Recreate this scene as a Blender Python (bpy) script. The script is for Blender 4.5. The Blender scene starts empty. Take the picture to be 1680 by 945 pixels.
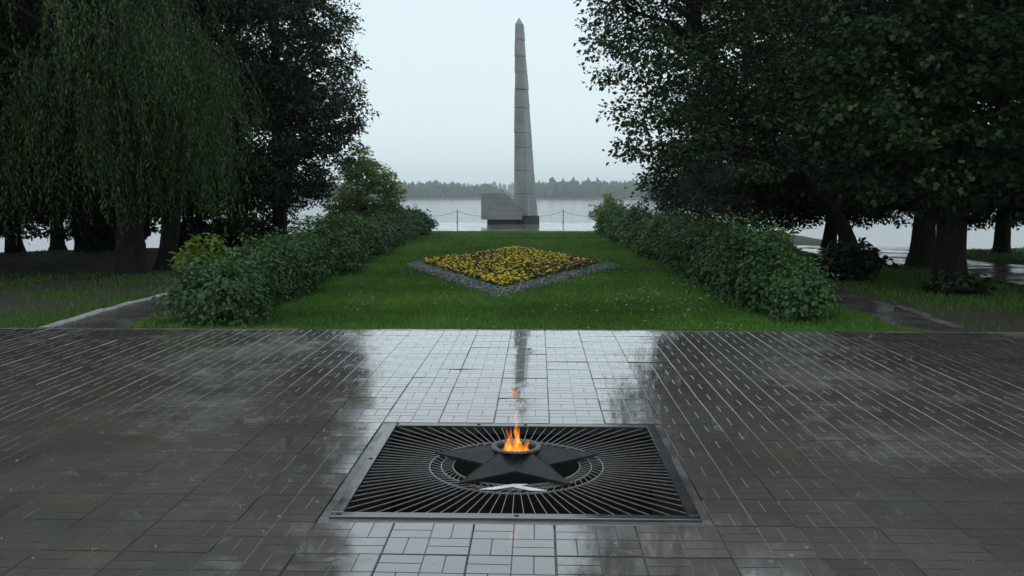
import bpy, math
import numpy as np
from math import sin, cos, pi, radians as R

rng = np.random.default_rng(7)
scene = bpy.context.scene
COL = scene.collection

# ------------------------------------------------------------------ camera
cam_d = bpy.data.cameras.new("camera")
cam = bpy.data.objects.new("camera", cam_d)
COL.objects.link(cam)
scene.camera = cam
cam_d.sensor_width = 36.0
cam_d.lens = 1500.0 / 1680.0 * 36.0
cam_d.clip_start = 0.05
cam_d.clip_end = 9000
cam.location = (0, 0, 1.65)
cam.rotation_euler = (R(90 - 5.994), 0, R(1.633))

# ------------------------------------------------------------------ sky, sun, exposure
SUN_EL, SUN_AZ = R(58), R(200)
world = bpy.data.worlds.new("World")
scene.world = world
world.use_nodes = True
wn, wl = world.node_tree.nodes, world.node_tree.links
wn.clear()
w_out = wn.new("ShaderNodeOutputWorld")
w_bg = wn.new("ShaderNodeBackground")
w_bg.inputs["Strength"].default_value = 0.1
w_sky = wn.new("ShaderNodeTexSky")
w_sky.sky_type = 'NISHITA'
w_sky.sun_disc = False
w_sky.sun_elevation = SUN_EL
w_sky.sun_rotation = SUN_AZ
w_sky.air_density = 1.6
w_sky.dust_density = 4.0
w_mix = wn.new("ShaderNodeMix")          # an even overcast veil over the clear sky
w_mix.data_type = 'RGBA'
w_mix.inputs[0].default_value = 0.88
w_mix.inputs[7].default_value = (8.6, 9.95, 10.65, 1)
wl.new(w_sky.outputs[0], w_mix.inputs[6])
wl.new(w_mix.outputs[2], w_bg.inputs[0])
wl.new(w_bg.outputs[0], w_out.inputs[0])

sun_d = bpy.data.lights.new("sun", 'SUN')
sun_d.energy = 0.5
sun_d.angle = R(40)
sun_d.color = (1.0, 0.97, 0.93)
sun = bpy.data.objects.new("sun", sun_d)
COL.objects.link(sun)
sun.rotation_euler = (R(90) - SUN_EL, 0, R(180) - SUN_AZ)

scene.view_settings.view_transform = 'Standard'
scene.view_settings.look = 'None'
scene.view_settings.gamma = 1.0
scene.view_settings.use_curve_mapping = False
scene.view_settings.exposure = 0.0
scene.cycles.use_denoising = True
scene.cycles.max_bounces = 7
scene.cycles.diffuse_bounces = 3
scene.cycles.glossy_bounces = 4
scene.cycles.transmission_bounces = 4
scene.cycles.volume_bounces = 3
scene.cycles.transparent_max_bounces = 48


# ------------------------------------------------------------------ node helpers
class Mat:
    """small wrapper for building a node material"""
    def __init__(s, name):
        s.m = bpy.data.materials.new(name)
        s.m.use_nodes = True
        s.n, s.l = s.m.node_tree.nodes, s.m.node_tree.links
        s.bsdf = s.n["Principled BSDF"]
        s.out = s.n["Material Output"]

    def node(s, t, **kw):
        n = s.n.new(t)
        for k, v in kw.items():
            setattr(n, k, v)
        return n

    def link(s, a, b):
        s.l.new(a, b)

    def set(s, **kw):
        for k, v in kw.items():
            i = s.bsdf.inputs[k.replace("_", " ")]
            if hasattr(v, "is_linked"):
                s.l.new(v, i)
            else:
                i.default_value = (*v, 1) if isinstance(v, tuple) and len(v) == 3 else v

    def pos(s, scale=(1, 1, 1)):
        g = s.node("ShaderNodeNewGeometry")
        mp = s.node("ShaderNodeMapping")
        mp.inputs["Scale"].default_value = scale
        s.link(g.outputs["Position"], mp.inputs["Vector"])
        return mp.outputs[0]

    def objpos(s, scale=(1, 1, 1)):
        g = s.node("ShaderNodeTexCoord")
        mp = s.node("ShaderNodeMapping")
        mp.inputs["Scale"].default_value = scale
        s.link(g.outputs["Object"], mp.inputs["Vector"])
        return mp.outputs[0]

    def noise(s, vec, scale, detail=4, rough=0.55, out=0, distort=0.0):
        n = s.node("ShaderNodeTexNoise")
        n.inputs["Scale"].default_value = scale
        n.inputs["Detail"].default_value = detail
        n.inputs["Roughness"].default_value = rough
        n.inputs["Distortion"].default_value = distort
        s.link(vec, n.inputs["Vector"])
        return n.outputs[out]

    def ramp(s, fac, stops):
        n = s.node("ShaderNodeValToRGB")
        e = n.color_ramp.elements
        while len(e) < len(stops):
            e.new(0.5)
        for el, (p, c) in zip(e, stops):
            el.position = p
            el.color = (*c, 1) if isinstance(c, tuple) else (c, c, c, 1)
        s.link(fac, n.inputs[0])
        return n.outputs[0]

    def math(s, op, a, b=None):
        n = s.node("ShaderNodeMath", operation=op)
        for i, v in enumerate((a, b)):
            if v is None:
                continue
            if hasattr(v, "is_linked"):
                s.link(v, n.inputs[i])
            else:
                n.inputs[i].default_value = v
        return n.outputs[0]

    def mix(s, fac, a, b, blend='MIX'):
        n = s.node("ShaderNodeMix", data_type='RGBA', blend_type=blend)
        for i, v in ((0, fac), (6, a), (7, b)):
            if hasattr(v, "is_linked"):
                s.link(v, n.inputs[i])
            else:
                n.inputs[i].default_value = (*v, 1) if isinstance(v, tuple) else v
        return n.outputs[2]

    def bump(s, height, strength, dist):
        n = s.node("ShaderNodeBump")
        n.inputs["Strength"].default_value = strength
        n.inputs["Distance"].default_value = dist
        s.link(height, n.inputs["Height"])
        s.link(n.outputs[0], s.bsdf.inputs["Normal"])

    def attr(s, name):
        n = s.node("ShaderNodeAttribute", attribute_name=name)
        return n.outputs["Fac"]


def foliage(name, dark, mid, light, rough=0.45, trans=0.3, spec=0.26):
    m = Mat(name)
    t = m.attr("tint")
    c = m.ramp(t, [(0.0, dark), (0.55, mid), (1.0, light)])
    m.set(Base_Color=c, Roughness=rough)
    m.bsdf.inputs["Specular IOR Level"].default_value = spec
    tr = m.node("ShaderNodeBsdfTranslucent")
    m.link(m.mix(1.0, c, (1.0, 1.15, 0.6), 'MULTIPLY'), tr.inputs[0])
    mx = m.node("ShaderNodeMixShader")
    mx.inputs[0].default_value = trans
    m.link(m.bsdf.outputs[0], mx.inputs[1])
    m.link(tr.outputs[0], mx.inputs[2])
    m.link(mx.outputs[0], m.out.inputs[0])
    return m.m


M = {}
# paving: cast concrete slabs, wet
m = Mat("wet_paving")
oi = m.node("ShaderNodeObjectInfo")
rnd = m.math('FRACT', m.math('ADD', oi.outputs["Random"], m.attr("tint")))
c = m.ramp(rnd, [(0.0, (0.100, 0.091, 0.084)), (0.3, (0.124, 0.115, 0.107)), (0.55, (0.104, 0.100, 0.096)),
                 (0.75, (0.119, 0.105, 0.097)), (0.92, (0.120, 0.112, 0.091)), (1.0, (0.096, 0.090, 0.085))])
p = m.pos()
c = m.mix(0.55, c, m.ramp(m.noise(p, 1.3, 6, 0.65), [(0.3, 0.55), (0.7, 1.25)]), 'MULTIPLY')
c = m.mix(0.5, c, m.ramp(m.noise(p, 60, 4, 0.7), [(0.3, 0.6), (0.7, 1.3)]), 'MULTIPLY')
film = m.noise(m.pos((1.0, 0.9, 1.0)), 5.0, 9, 0.75, distort=0.5)
fr = m.ramp(film, [(0.40, 0.04), (0.53, 0.075), (0.62, 0.21), (0.8, 0.34)])
sx = m.node("ShaderNodeSeparateXYZ")
m.link(p, sx.inputs[0])
off = m.math('ABSOLUTE', m.math('ADD', sx.outputs[0], 0.25))
off = m.ramp(m.math('DIVIDE', m.math('ADD', off, m.noise(p, 1.6, 5, 0.6)), 5.0), [(0.36, 0.0), (0.55, 1.0)])
dry = m.math('MULTIPLY', off, m.ramp(m.noise(m.pos((1.0, 0.7, 1.0)), 0.55, 5, 0.6), [(0.46, 0.0), (0.60, 1.0)]))
fr = m.math('MINIMUM', m.math('ADD', fr, m.math('MULTIPLY', dry, 0.26)), 0.55)
m.set(Base_Color=c, Roughness=fr, Coat_Roughness=fr, Coat_Weight=1.0, Coat_IOR=1.5)
m.bsdf.inputs["IOR"].default_value = 1.8
m.bump(m.noise(p, 30, 3, 0.6), 0.05, 0.002)
M["paving"] = m.m

m = Mat("mortar_bed")
p = m.pos()
m.set(Base_Color=m.ramp(m.noise(p, 8, 6, 0.7), [(0.3, (0.03, 0.028, 0.026)), (0.7, (0.075, 0.07, 0.064))]),
      Roughness=m.ramp(m.noise(p, 3, 5), [(0.4, 0.12), (0.65, 0.5)]))
m.bump(m.noise(p, 90, 4), 0.2, 0.004)
M["mortar"] = m.m

m = Mat("joint_dirt_shade")  # joint dirt, with the shade of the cross grooves painted into its colour
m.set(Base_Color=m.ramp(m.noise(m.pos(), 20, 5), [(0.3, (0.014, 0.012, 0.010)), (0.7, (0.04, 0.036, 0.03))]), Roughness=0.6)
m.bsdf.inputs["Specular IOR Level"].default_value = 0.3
M["joint_dirt_shade"] = m.m

m = Mat("border_concrete")
p = m.pos()
m.set(Base_Color=m.ramp(m.noise(p, 6, 6, 0.7), [(0.3, (0.05, 0.048, 0.045)), (0.7, (0.105, 0.098, 0.09))]),
      Roughness=m.ramp(m.noise(p, 5, 6), [(0.42, 0.08), (0.62, 0.4)]))
m.bsdf.inputs["IOR"].default_value = 1.7
m.bump(m.noise(p, 120, 3), 0.15, 0.003)
M["border"] = m.m

m = Mat("wet_steel")
p = m.pos()
m.set(Base_Color=m.ramp(m.noise(p, 14, 6, 0.7), [(0.3, (0.10, 0.10, 0.105)), (0.62, (0.22, 0.225, 0.235)), (0.8, (0.10, 0.085, 0.07))]),
      Metallic=0.85, Roughness=m.ramp(m.noise(p, 9, 6, 0.7), [(0.35, 0.16), (0.68, 0.5)]))
M["steel"] = m.m

m = Mat("frame_steel")
p = m.pos()
m.set(Base_Color=m.ramp(m.noise(p, 3, 6, 0.6), [(0.35, (0.020, 0.021, 0.023)), (0.62, (0.034, 0.036, 0.038)), (0.78, (0.05, 0.044, 0.038))]),
      Metallic=0.0, IOR=2.0, Roughness=m.ramp(m.noise(p, 6, 7, 0.7), [(0.4, 0.05), (0.65, 0.2)]))
M["frame_steel"] = m.m

m = Mat("galvanised_bar")
p = m.pos()
m.set(Base_Color=m.ramp(m.noise(p, 25, 4), [(0.3, (0.13, 0.13, 0.125)), (0.7, (0.24, 0.24, 0.23))]), Metallic=0.2, Roughness=0.3)
M["bar"] = m.m

m = Mat("sky_sheen_plate")  # near-white base colour stands in for sky reflected in the steel
p = m.pos()
m.set(Base_Color=m.ramp(m.noise(p, 30, 5, 0.7), [(0.35, (0.62, 0.63, 0.64)), (0.6, (0.75, 0.76, 0.77)), (0.72, (0.2, 0.2, 0.2))]), Metallic=0.1, Roughness=0.2)
M["plate"] = m.m

m = Mat("black_metal")
p = m.pos()
m.set(Base_Color=m.ramp(m.noise(p, 18, 6, 0.7), [(0.3, (0.010, 0.010, 0.011)), (0.6, (0.026, 0.026, 0.028)), (0.75, (0.05, 0.042, 0.036))]),
      Metallic=0.3, Roughness=m.ramp(m.noise(p, 22, 6, 0.75), [(0.35, 0.20), (0.7, 0.48)]))
m.bump(m.noise(p, 60, 5, 0.7), 0.12, 0.002)
M["black_metal"] = m.m

m = Mat("rim_metal")
p = m.pos()
m.set(Base_Color=m.ramp(m.noise(p, 30, 5), [(0.3, (0.035, 0.034, 0.033)), (0.7, (0.09, 0.085, 0.08))]), Metallic=0.4, Roughness=0.42)
M["rim_metal"] = m.m

m = Mat("soot")
p = m.pos()
m.set(Base_Color=m.ramp(m.noise(p, 9, 5), [(0.3, (0.002, 0.002, 0.002)), (0.7, (0.007, 0.006, 0.005))]), Roughness=0.9)
M["soot"] = m.m

m = Mat("obelisk_concrete")
p = m.pos()
streak = m.noise(m.pos((1.2, 1.2, 0.2)), 2.0, 6, 0.65)
c = m.ramp(m.noise(p, 1.1, 6, 0.65), [(0.3, (0.20, 0.22, 0.222)), (0.7, (0.285, 0.305, 0.305))])
c = m.mix(0.5, c, m.ramp(streak, [(0.35, 0.6), (0.6, 1.1)]), 'MULTIPLY')
m.set(Base_Color=c, Roughness=0.5)
m.bump(m.noise(p, 14, 5), 0.15, 0.02)
M["concrete"] = m.m

m = Mat("board_marked_concrete")
p = m.pos()
c = m.ramp(m.noise(p, 1.6, 6, 0.65), [(0.3, (0.165, 0.182, 0.182)), (0.7, (0.235, 0.252, 0.248))])
c = m.mix(0.5, c, m.ramp(m.noise(m.pos((0.3, 0.3, 3.0)), 2.2, 5, 0.6), [(0.35, 0.7), (0.6, 1.1)]), 'MULTIPLY')
m.set(Base_Color=c, Roughness=0.5)
m.bump(m.noise(p, 14, 5), 0.15, 0.02)
M["old_concrete"] = m.m

m = Mat("dark_plinth")
p = m.pos()
m.set(Base_Color=m.ramp(m.noise(p, 3, 6), [(0.3, (0.035, 0.037, 0.038)), (0.7, (0.075, 0.077, 0.077))]), Roughness=0.45)
M["plinth"] = m.m

m = Mat("wet_terrace")
p = m.pos()
m.set(Base_Color=m.ramp(m.noise(p, 1.5, 6), [(0.3, (0.13, 0.13, 0.125)), (0.7, (0.2, 0.2, 0.19))]),
      Roughness=m.ramp(m.noise(p, 0.8, 6), [(0.4, 0.05), (0.7, 0.16)]))
m.bsdf.inputs["IOR"].default_value = 1.6
M["terrace"] = m.m

m = Mat("kerb_concrete")
p = m.pos()
m.set(Base_Color=m.ramp(m.noise(p, 7, 7, 0.7), [(0.3, (0.11, 0.11, 0.10)), (0.55, (0.30, 0.30, 0.285)), (0.75, (0.40, 0.40, 0.385))]), Roughness=0.55)
m.bump(m.noise(p, 30, 5), 0.4, 0.01)
M["kerb"] = m.m

m = Mat("mossy_kerb")
p = m.pos()
m.set(Base_Color=m.ramp(m.noise(p, 5, 7, 0.7), [(0.35, (0.03, 0.03, 0.024)), (0.55, (0.08, 0.08, 0.07)), (0.75, (0.17, 0.17, 0.155))]), Roughness=0.6)
m.bump(m.noise(p, 30, 5), 0.5, 0.012)
M["mossy_kerb"] = m.m

m = Mat("wet_asphalt")
p = m.pos()
m.set(Base_Color=m.ramp(m.noise(p, 3, 7, 0.7), [(0.3, (0.035, 0.034, 0.034)), (0.7, (0.075, 0.07, 0.066))]),
      Roughness=m.ramp(m.noise(p, 1.2, 6, 0.65), [(0.42, 0.06), (0.6, 0.45)]))
m.bump(m.noise(p, 130, 3), 0.25, 0.006)
M["asphalt"] = m.m

m = Mat("soil")
p = m.pos()
c = m.ramp(m.noise(p, 0.7, 7, 0.65), [(0.35, (0.018, 0.014, 0.010)), (0.52, (0.023, 0.020, 0.012)), (0.68, (0.020, 0.030, 0.011))])
c = m.mix(0.6, c, m.ramp(m.noise(p, 22, 6, 0.7), [(0.3, 0.5), (0.7, 1.3)]), 'MULTIPLY')
m.set(Base_Color=c, Roughness=0.75)
m.bump(m.noise(p, 9, 7, 0.7), 0.6, 0.05)
M["soil"] = m.m

m = Mat("river_water")
p = m.pos()
m.set(Base_Color=(0.10, 0.115, 0.12), Roughness=0.16)
m.bsdf.inputs["IOR"].default_value = 1.33
m.bump(m.noise(m.pos((0.35, 1.0, 1.0)), 0.8, 5, 0.6), 0.25, 0.12)
M["water"] = m.m

m = Mat("bark")
p = m.objpos((1, 1, 0.22))
c = m.ramp(m.noise(p, 16, 8, 0.7), [(0.3, (0.006, 0.0055, 0.005)), (0.55, (0.016, 0.0145, 0.0125)), (0.8, (0.038, 0.035, 0.031))])
m.set(Base_Color=c, Roughness=0.7)
m.bsdf.inputs["Specular IOR Level"].default_value = 0.15
m.bump(m.noise(p, 22, 8, 0.7), 0.9, 0.03)
M["bark"] = m.m

m = Mat("post_metal")
m.set(Base_Color=m.ramp(m.noise(m.pos(), 10, 4), [(0.3, (0.03, 0.032, 0.034)), (0.7, (0.07, 0.07, 0.07))]), Metallic=0.3, Roughness=0.5)
M["post"] = m.m

M["linden_leaf"] = foliage("linden_leaf", (0.009, 0.018, 0.010), (0.021, 0.039, 0.019), (0.040, 0.070, 0.030))
M["willow_leaf"] = foliage("willow_leaf", (0.020, 0.040, 0.013), (0.046, 0.084, 0.026), (0.090, 0.150, 0.050))
M["grey_willow_leaf"] = foliage("grey_willow_leaf", (0.03, 0.045, 0.03), (0.05, 0.07, 0.05), (0.08, 0.11, 0.08))
M["maple_leaf"] = foliage("maple_leaf", (0.012, 0.026, 0.012), (0.026, 0.052, 0.022), (0.075, 0.105, 0.028))
M["young_leaf"] = foliage("young_leaf", (0.10, 0.15, 0.06), (0.18, 0.25, 0.10), (0.26, 0.34, 0.15), 0.45, 0.5)
M["hedge_leaf"] = foliage("hedge_leaf", (0.012, 0.036, 0.012), (0.036, 0.088, 0.030), (0.090, 0.165, 0.050), 0.4)
M["yellow_leaf"] = foliage("yellow_leaf", (0.06, 0.095, 0.015), (0.12, 0.17, 0.025), (0.2, 0.24, 0.04), 0.42, 0.4)
M["grass"] = foliage("grass_blade", (0.040, 0.098, 0.014), (0.078, 0.178, 0.028), (0.145, 0.255, 0.055), 0.45, 0.4)
M["silver_leaf"] = foliage("silver_leaf", (0.085, 0.108, 0.096), (0.15, 0.178, 0.164), (0.245, 0.275, 0.265), 0.6, 0.1)
M["marigold_leaf"] = foliage("marigold_leaf", (0.02, 0.035, 0.012), (0.04, 0.062, 0.02), (0.07, 0.10, 0.03))
M["petal"] = foliage("petal", (0.42, 0.27, 0.008), (0.52, 0.40, 0.012), (0.58, 0.48, 0.025), 0.55, 0.2)
M["dry_petal"] = foliage("dry_petal", (0.10, 0.035, 0.015), (0.16, 0.07, 0.03), (0.22, 0.11, 0.04), 0.6, 0.1)
M["clover"] = foliage("clover_bloom", (0.14, 0.19, 0.09), (0.20, 0.25, 0.13), (0.30, 0.33, 0.22), 0.6, 0.1)
M["far_leaf"] = foliage("far_leaf", (0.016, 0.032, 0.018), (0.028, 0.050, 0.028), (0.045, 0.072, 0.040), 0.6, 0.1)


# ------------------------------------------------------------------ mesh helpers
class MB:
    """collects vertices and faces (tris / quads) and builds one mesh"""
    def __init__(s):
        s.V, s.F3, s.F4, s.T3, s.T4, s.n = [], [], [], [], [], 0

    def add(s, V, F, tint=None):
        V = np.asarray(V, float).reshape(-1, 3)
        F = np.asarray(F, int)
        t = np.zeros(len(F)) if tint is None else np.broadcast_to(np.asarray(tint, float), (len(F),))
        (s.F3 if F.shape[1] == 3 else s.F4).append(F + s.n)
        (s.T3 if F.shape[1] == 3 else s.T4).append(t)
        s.V.append(V)
        s.n += len(V)
        return s

    def verts(s, V):
        s.V.append(np.asarray(V, float).reshape(-1, 3))
        b = s.n
        s.n += len(s.V[-1])
        return b

    def faces(s, F, tint=0.0):
        F = np.asarray(F, int)
        (s.F3 if F.shape[1] == 3 else s.F4).append(F)
        (s.T3 if F.shape[1] == 3 else s.T4).append(np.broadcast_to(np.asarray(tint, float), (len(F),)))

    def mesh(s, name, mat, smooth=False):
        me = bpy.data.meshes.new(name)
        V = np.concatenate(s.V).astype(np.float32)
        f3 = np.concatenate(s.F3) if s.F3 else np.zeros((0, 3), int)
        f4 = np.concatenate(s.F4) if s.F4 else np.zeros((0, 4), int)
        t = np.concatenate([np.zeros(0)] + s.T3 + s.T4).astype(np.float32)
        loops = np.concatenate([f3.ravel(), f4.ravel()]).astype(np.int32)
        tot = np.concatenate([np.full(len(f3), 3), np.full(len(f4), 4)]).astype(np.int32)
        start = np.concatenate([[0], np.cumsum(tot)[:-1]]).astype(np.int32)
        me.vertices.add(len(V))
        me.vertices.foreach_set("co", V.ravel())
        me.loops.add(len(loops))
        me.loops.foreach_set("vertex_index", loops)
        me.polygons.add(len(tot))
        me.polygons.foreach_set("loop_start", start)
        me.polygons.foreach_set("loop_total", tot)
        me.polygons.foreach_set("use_smooth", np.full(len(tot), bool(smooth)))
        a = me.attributes.new("tint", 'FLOAT', 'FACE')
        a.data.foreach_set("value", t)
        me.materials.append(mat)
        me.update(calc_edges=True)
        return me

    def build(s, name, mat, parent=None, smooth=False, loc=None, rz=0.0):
        return link(name, s.mesh(name, mat, smooth), parent, loc, rz)


def link(name, me, parent=None, loc=None, rz=0.0):
    o = bpy.data.objects.new(name, me)
    COL.objects.link(o)
    if parent is not None:
        o.parent = parent
    if loc is not None:
        o.location = loc
    o.rotation_euler[2] = rz
    return o


def tag(o, label=None, cat=None, group=None, kind=None):
    if label:
        o["label"] = label
    if cat:
        o["category"] = cat
    if group:
        o["group"] = group
    if kind:
        o["kind"] = kind
    return o


def thing(name, loc, label, cat, group=None, rz=0.0):
    o = bpy.data.objects.new(name, None)
    o.empty_display_size = 0.2
    COL.objects.link(o)
    o.location = loc
    o.rotation_euler[2] = rz
    return tag(o, label, cat, group)


BOXF = [(0, 3, 2, 1), (4, 5, 6, 7), (0, 1, 5, 4), (1, 2, 6, 5), (2, 3, 7, 6), (3, 0, 4, 7)]


def box(mb, x0, x1, y0, y1, z0, z1, tint=0.0):
    mb.add([(x0, y0, z0), (x1, y0, z0), (x1, y1, z0), (x0, y1, z0),
            (x0, y0, z1), (x1, y0, z1), (x1, y1, z1), (x0, y1, z1)], BOXF, tint)
    return mb


def bevel_box(mb, x0, x1, y0, y1, z0, z1, b):
    """box with a chamfered upper rim"""
    V = [(x0, y0, z0), (x1, y0, z0), (x1, y1, z0), (x0, y1, z0),
         (x0, y0, z1 - b), (x1, y0, z1 - b), (x1, y1, z1 - b), (x0, y1, z1 - b),
         (x0 + b, y0 + b, z1), (x1 - b, y0 + b, z1), (x1 - b, y1 - b, z1), (x0 + b, y1 - b, z1)]
    F = [(0, 3, 2, 1), (0, 1, 5, 4), (1, 2, 6, 5), (2, 3, 7, 6), (3, 0, 4, 7),
         (4, 5, 9, 8), (5, 6, 10, 9), (6, 7, 11, 10), (7, 4, 8, 11), (8, 9, 10, 11)]
    mb.add(V, F)
    return mb


def prism(mb, bot, top):
    """closed prism between two rings with the same number of points"""
    n = len(bot)
    b = mb.verts(list(bot) + list(top))
    mb.faces([(b + i, b + (i + 1) % n, b + n + (i + 1) % n, b + n + i) for i in range(n)])
    mb.faces([(b, b + i + 1, b + i) for i in range(1, n - 1)])
    mb.faces([(b + n, b + n + i, b + n + i + 1) for i in range(1, n - 1)])
    return mb


def tube(mb, pts, rad, sides=6, cap=True, tint=0.0, lump=0.0):
    pts = np.asarray(pts, float)
    rad = np.broadcast_to(np.asarray(rad, float), (len(pts),))
    d = np.gradient(pts, axis=0)
    d /= np.linalg.norm(d, axis=1)[:, None] + 1e-9
    ref = np.array([0.0, 0, 1]) if abs(d[:, 2]).mean() < 0.8 else np.array([1.0, 0.05, 0])
    u = np.cross(d, ref)
    u /= np.linalg.norm(u, axis=1)[:, None] + 1e-9
    v = np.cross(d, u)
    a = np.linspace(0, 2 * pi, sides, endpoint=False)
    rr = rad[:, None] * (1 + lump * (rng.random((len(pts), sides)) - 0.5)) if lump else rad[:, None] * np.ones(sides)
    ring = pts[:, None] + (u[:, None] * np.cos(a)[None, :, None] + v[:, None] * np.sin(a)[None, :, None]) * rr[..., None]
    b = mb.verts(ring)
    n = len(pts)
    i, j = np.meshgrid(np.arange(n - 1), np.arange(sides), indexing='ij')
    i, j = i.ravel(), j.ravel()
    k = (j + 1) % sides
    mb.faces(np.stack([b + i * sides + j, b + i * sides + k, b + (i + 1) * sides + k, b + (i + 1) * sides + j], 1), tint)
    if cap:
        c = mb.verts([pts[0], pts[-1]])
        q = np.arange(sides)
        mb.faces(np.stack([np.full(sides, c), b + (q + 1) % sides, b + q], 1), tint)
        e = b + (n - 1) * sides
        mb.faces(np.stack([np.full(sides, c + 1), e + q, e + (q + 1) % sides], 1), tint)
    return mb


def lathe(mb, prof, sides=32, center=(0, 0, 0)):
    prof = np.asarray(prof, float)
    a = np.linspace(0, 2 * pi, sides, endpoint=False)
    V = np.stack([prof[:, None, 0] * np.cos(a), prof[:, None, 0] * np.sin(a), np.repeat(prof[:, 1:2], sides, 1)], -1) + np.asarray(center)
    b = mb.verts(V)
    n = len(prof)
    for i in range(n - 1):
        mb.faces([(b + i * sides + j, b + i * sides + (j + 1) % sides, b + (i + 1) * sides + (j + 1) % sides, b + (i + 1) * sides + j) for j in range(sides)])
    return mb


# leaf templates: unit length along +Y, normal +Z
KITE = (np.array([(0, 0, 0), (-0.32, 0.48, 0.10), (0, 1, -0.06), (0.32, 0.48, 0.10)]), np.array([(0, 2, 1), (0, 3, 2)]))
NARROW = (np.array([(0, 0, 0), (-0.13, 0.42, 0.03), (0, 1, -0.12), (0.13, 0.42, 0.03)]), np.array([(0, 2, 1), (0, 3, 2)]))
OVAL = (np.array([(0, 0, 0), (-0.30, 0.30, 0.07), (-0.27, 0.68, 0.06), (0, 1, -0.08), (0.27, 0.68, 0.06), (0.30, 0.30, 0.07)]),
        np.array([(0, 3, 2), (0, 2, 1), (0, 5, 4), (0, 4, 3)]))
_mo = [(0, 0), (-0.50, 0.28), (-0.24, 0.42), (-0.34, 0.80), (0, 1.0), (0.34, 0.80), (0.24, 0.42), (0.50, 0.28)]
MAPLE = (np.array([(0, 0.36, 0.0)] + [(x, y, 0.10 * abs(x) * 2 - 0.10 * y) for x, y in _mo]),
         np.array([(0, 1 + (i + 1) % 8, 1 + i) for i in range(8)]))


def unit(v):
    return v / (np.linalg.norm(v, axis=-1, keepdims=True) + 1e-9)


def scatter(mb, tmpl, pos, nrm, along, size, tint):
    """place leaf templates: normal nrm, long axis as near to `along` as possible"""
    V, F = tmpl
    z = unit(nrm)
    y = unit(along - (along * z).sum(1, keepdims=True) * z)
    x = np.cross(y, z)
    P = pos[:, None] + size[:, None, None] * (V[None, :, 0, None] * x[:, None] + V[None, :, 1, None] * y[:, None] + V[None, :, 2, None] * z[:, None])
    b = mb.verts(P)
    off = b + np.arange(len(pos)) * len(V)
    mb.faces((off[:, None, None] + F[None]).reshape(-1, 3), np.repeat(np.clip(tint, 0, 1), len(F)))


def rn(*s):
    return rng.normal(size=s)


def ell(n, power=0.5):
    """random points in the unit ball, pushed towards the shell for small power"""
    return unit(rn(n, 3)) * (rng.random((n, 1)) ** (power * 2 / 3))


# ------------------------------------------------------------------ terrain (one sheet to the horizon)
LAWN = -0.10
WATER = -4.5
PX0, PX1, PY0, PY1 = -9.915, 10.085, -4.0, 10.92      # the paved plaza


def smooth(a, b, x):
    t = np.clip((x - a) / (b - a), 0, 1)
    return t * t * (3 - 2 * t)


def edge(x):
    e = 26.6 + 1.2 * smooth(-16, -10.6, x)
    e = e + (52.2 - e) * smooth(-10.9, -10.2, x)
    er = 29.6 - 1.2 * smooth(11, 18, x)
    return np.where(x > 0, er + (52.2 - er) * (1 - smooth(10.2, 10.9, x)), e)


def lump(x, y, s, seed):
    q = np.random.default_rng(seed)
    r = np.zeros_like(x)
    for _ in range(6):
        a, f, ph = q.random() * 2 * pi, s * (0.6 + q.random()), q.random() * 6.28
        r = r + np.sin((x * cos(a) + y * sin(a)) * f + ph)
    return r / 6


gx = np.unique(np.concatenate([np.linspace(-1100, -60, 18), np.linspace(-60, -16, 45), np.linspace(-16, 16, 129), np.linspace(16, 60, 45), np.linspace(60, 1100, 18)]))
gy = np.unique(np.concatenate([np.linspace(-300, -8, 8), np.linspace(-8, 10, 19), [10.4, 10.7], np.linspace(11, 60, 99), np.linspace(62, 120, 16), np.linspace(150, 740, 12), np.linspace(760, 900, 15), np.linspace(930, 1700, 24)]))
X, Y = np.meshgrid(gx, gy, indexing='ij')
d = Y - edge(X)
land = LAWN + 0.0 * X
side = np.clip((np.abs(X + 0.5) - 6.2) / 3, 0, 1) * smooth(12, 15, Y)
land = land + side * (0.10 * lump(X, Y, 0.55, 3) + 0.04 * lump(X, Y, 1.9, 4))
land = np.where((X > PX0 - 0.05) & (X < PX1 + 0.05) & (Y < PY1 - 0.1), -1.3, land)
Z = land + (WATER - 1.5 - land) * smooth(0.0, 8.0, d)
far = smooth(762, 790, Y + 10 * lump(X, Y, 0.012, 5))
Z = Z + far * (2.6 - Z * 0 - (WATER - 1.5) * 0 + 0.6 * lump(X, Y, 0.05, 6))
Z = Z + smooth(1050, 1480, Y) * (11 + 5 * lump(X, Y, 0.004, 9))
nx, ny = len(gx), len(gy)
ii, jj = np.meshgrid(np.arange(nx - 1), np.arange(ny - 1), indexing='ij')
ii, jj = ii.ravel(), jj.ravel()
g = MB()
g.add(np.stack([X, Y, Z], -1), np.stack([ii * ny + jj, (ii + 1) * ny + jj, (ii + 1) * ny + jj + 1, ii * ny + jj + 1], 1))
tag(g.build("ground", M["soil"], smooth=True), "dark soil and turf running from the square to the river bank", kind="structure")


def ground_z(x, y):
    """height of the terrain near the park (analytic, same as the sheet)"""
    x, y = np.asarray(x, float), np.asarray(y, float)
    s = np.clip((np.abs(x + 0.5) - 6.2) / 3, 0, 1) * smooth(12, 15, y)
    return LAWN + s * (0.10 * lump(x, y, 0.55, 3) + 0.04 * lump(x, y, 1.9, 4))


w = MB()
w.add([(-1100, 24, WATER), (1100, 24, WATER), (1100, 800, WATER), (-1100, 800, WATER)], [(0, 1, 2, 3)])
tag(w.build("river", M["water"]), "wide pale grey river behind the monument", kind="structure")

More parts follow.
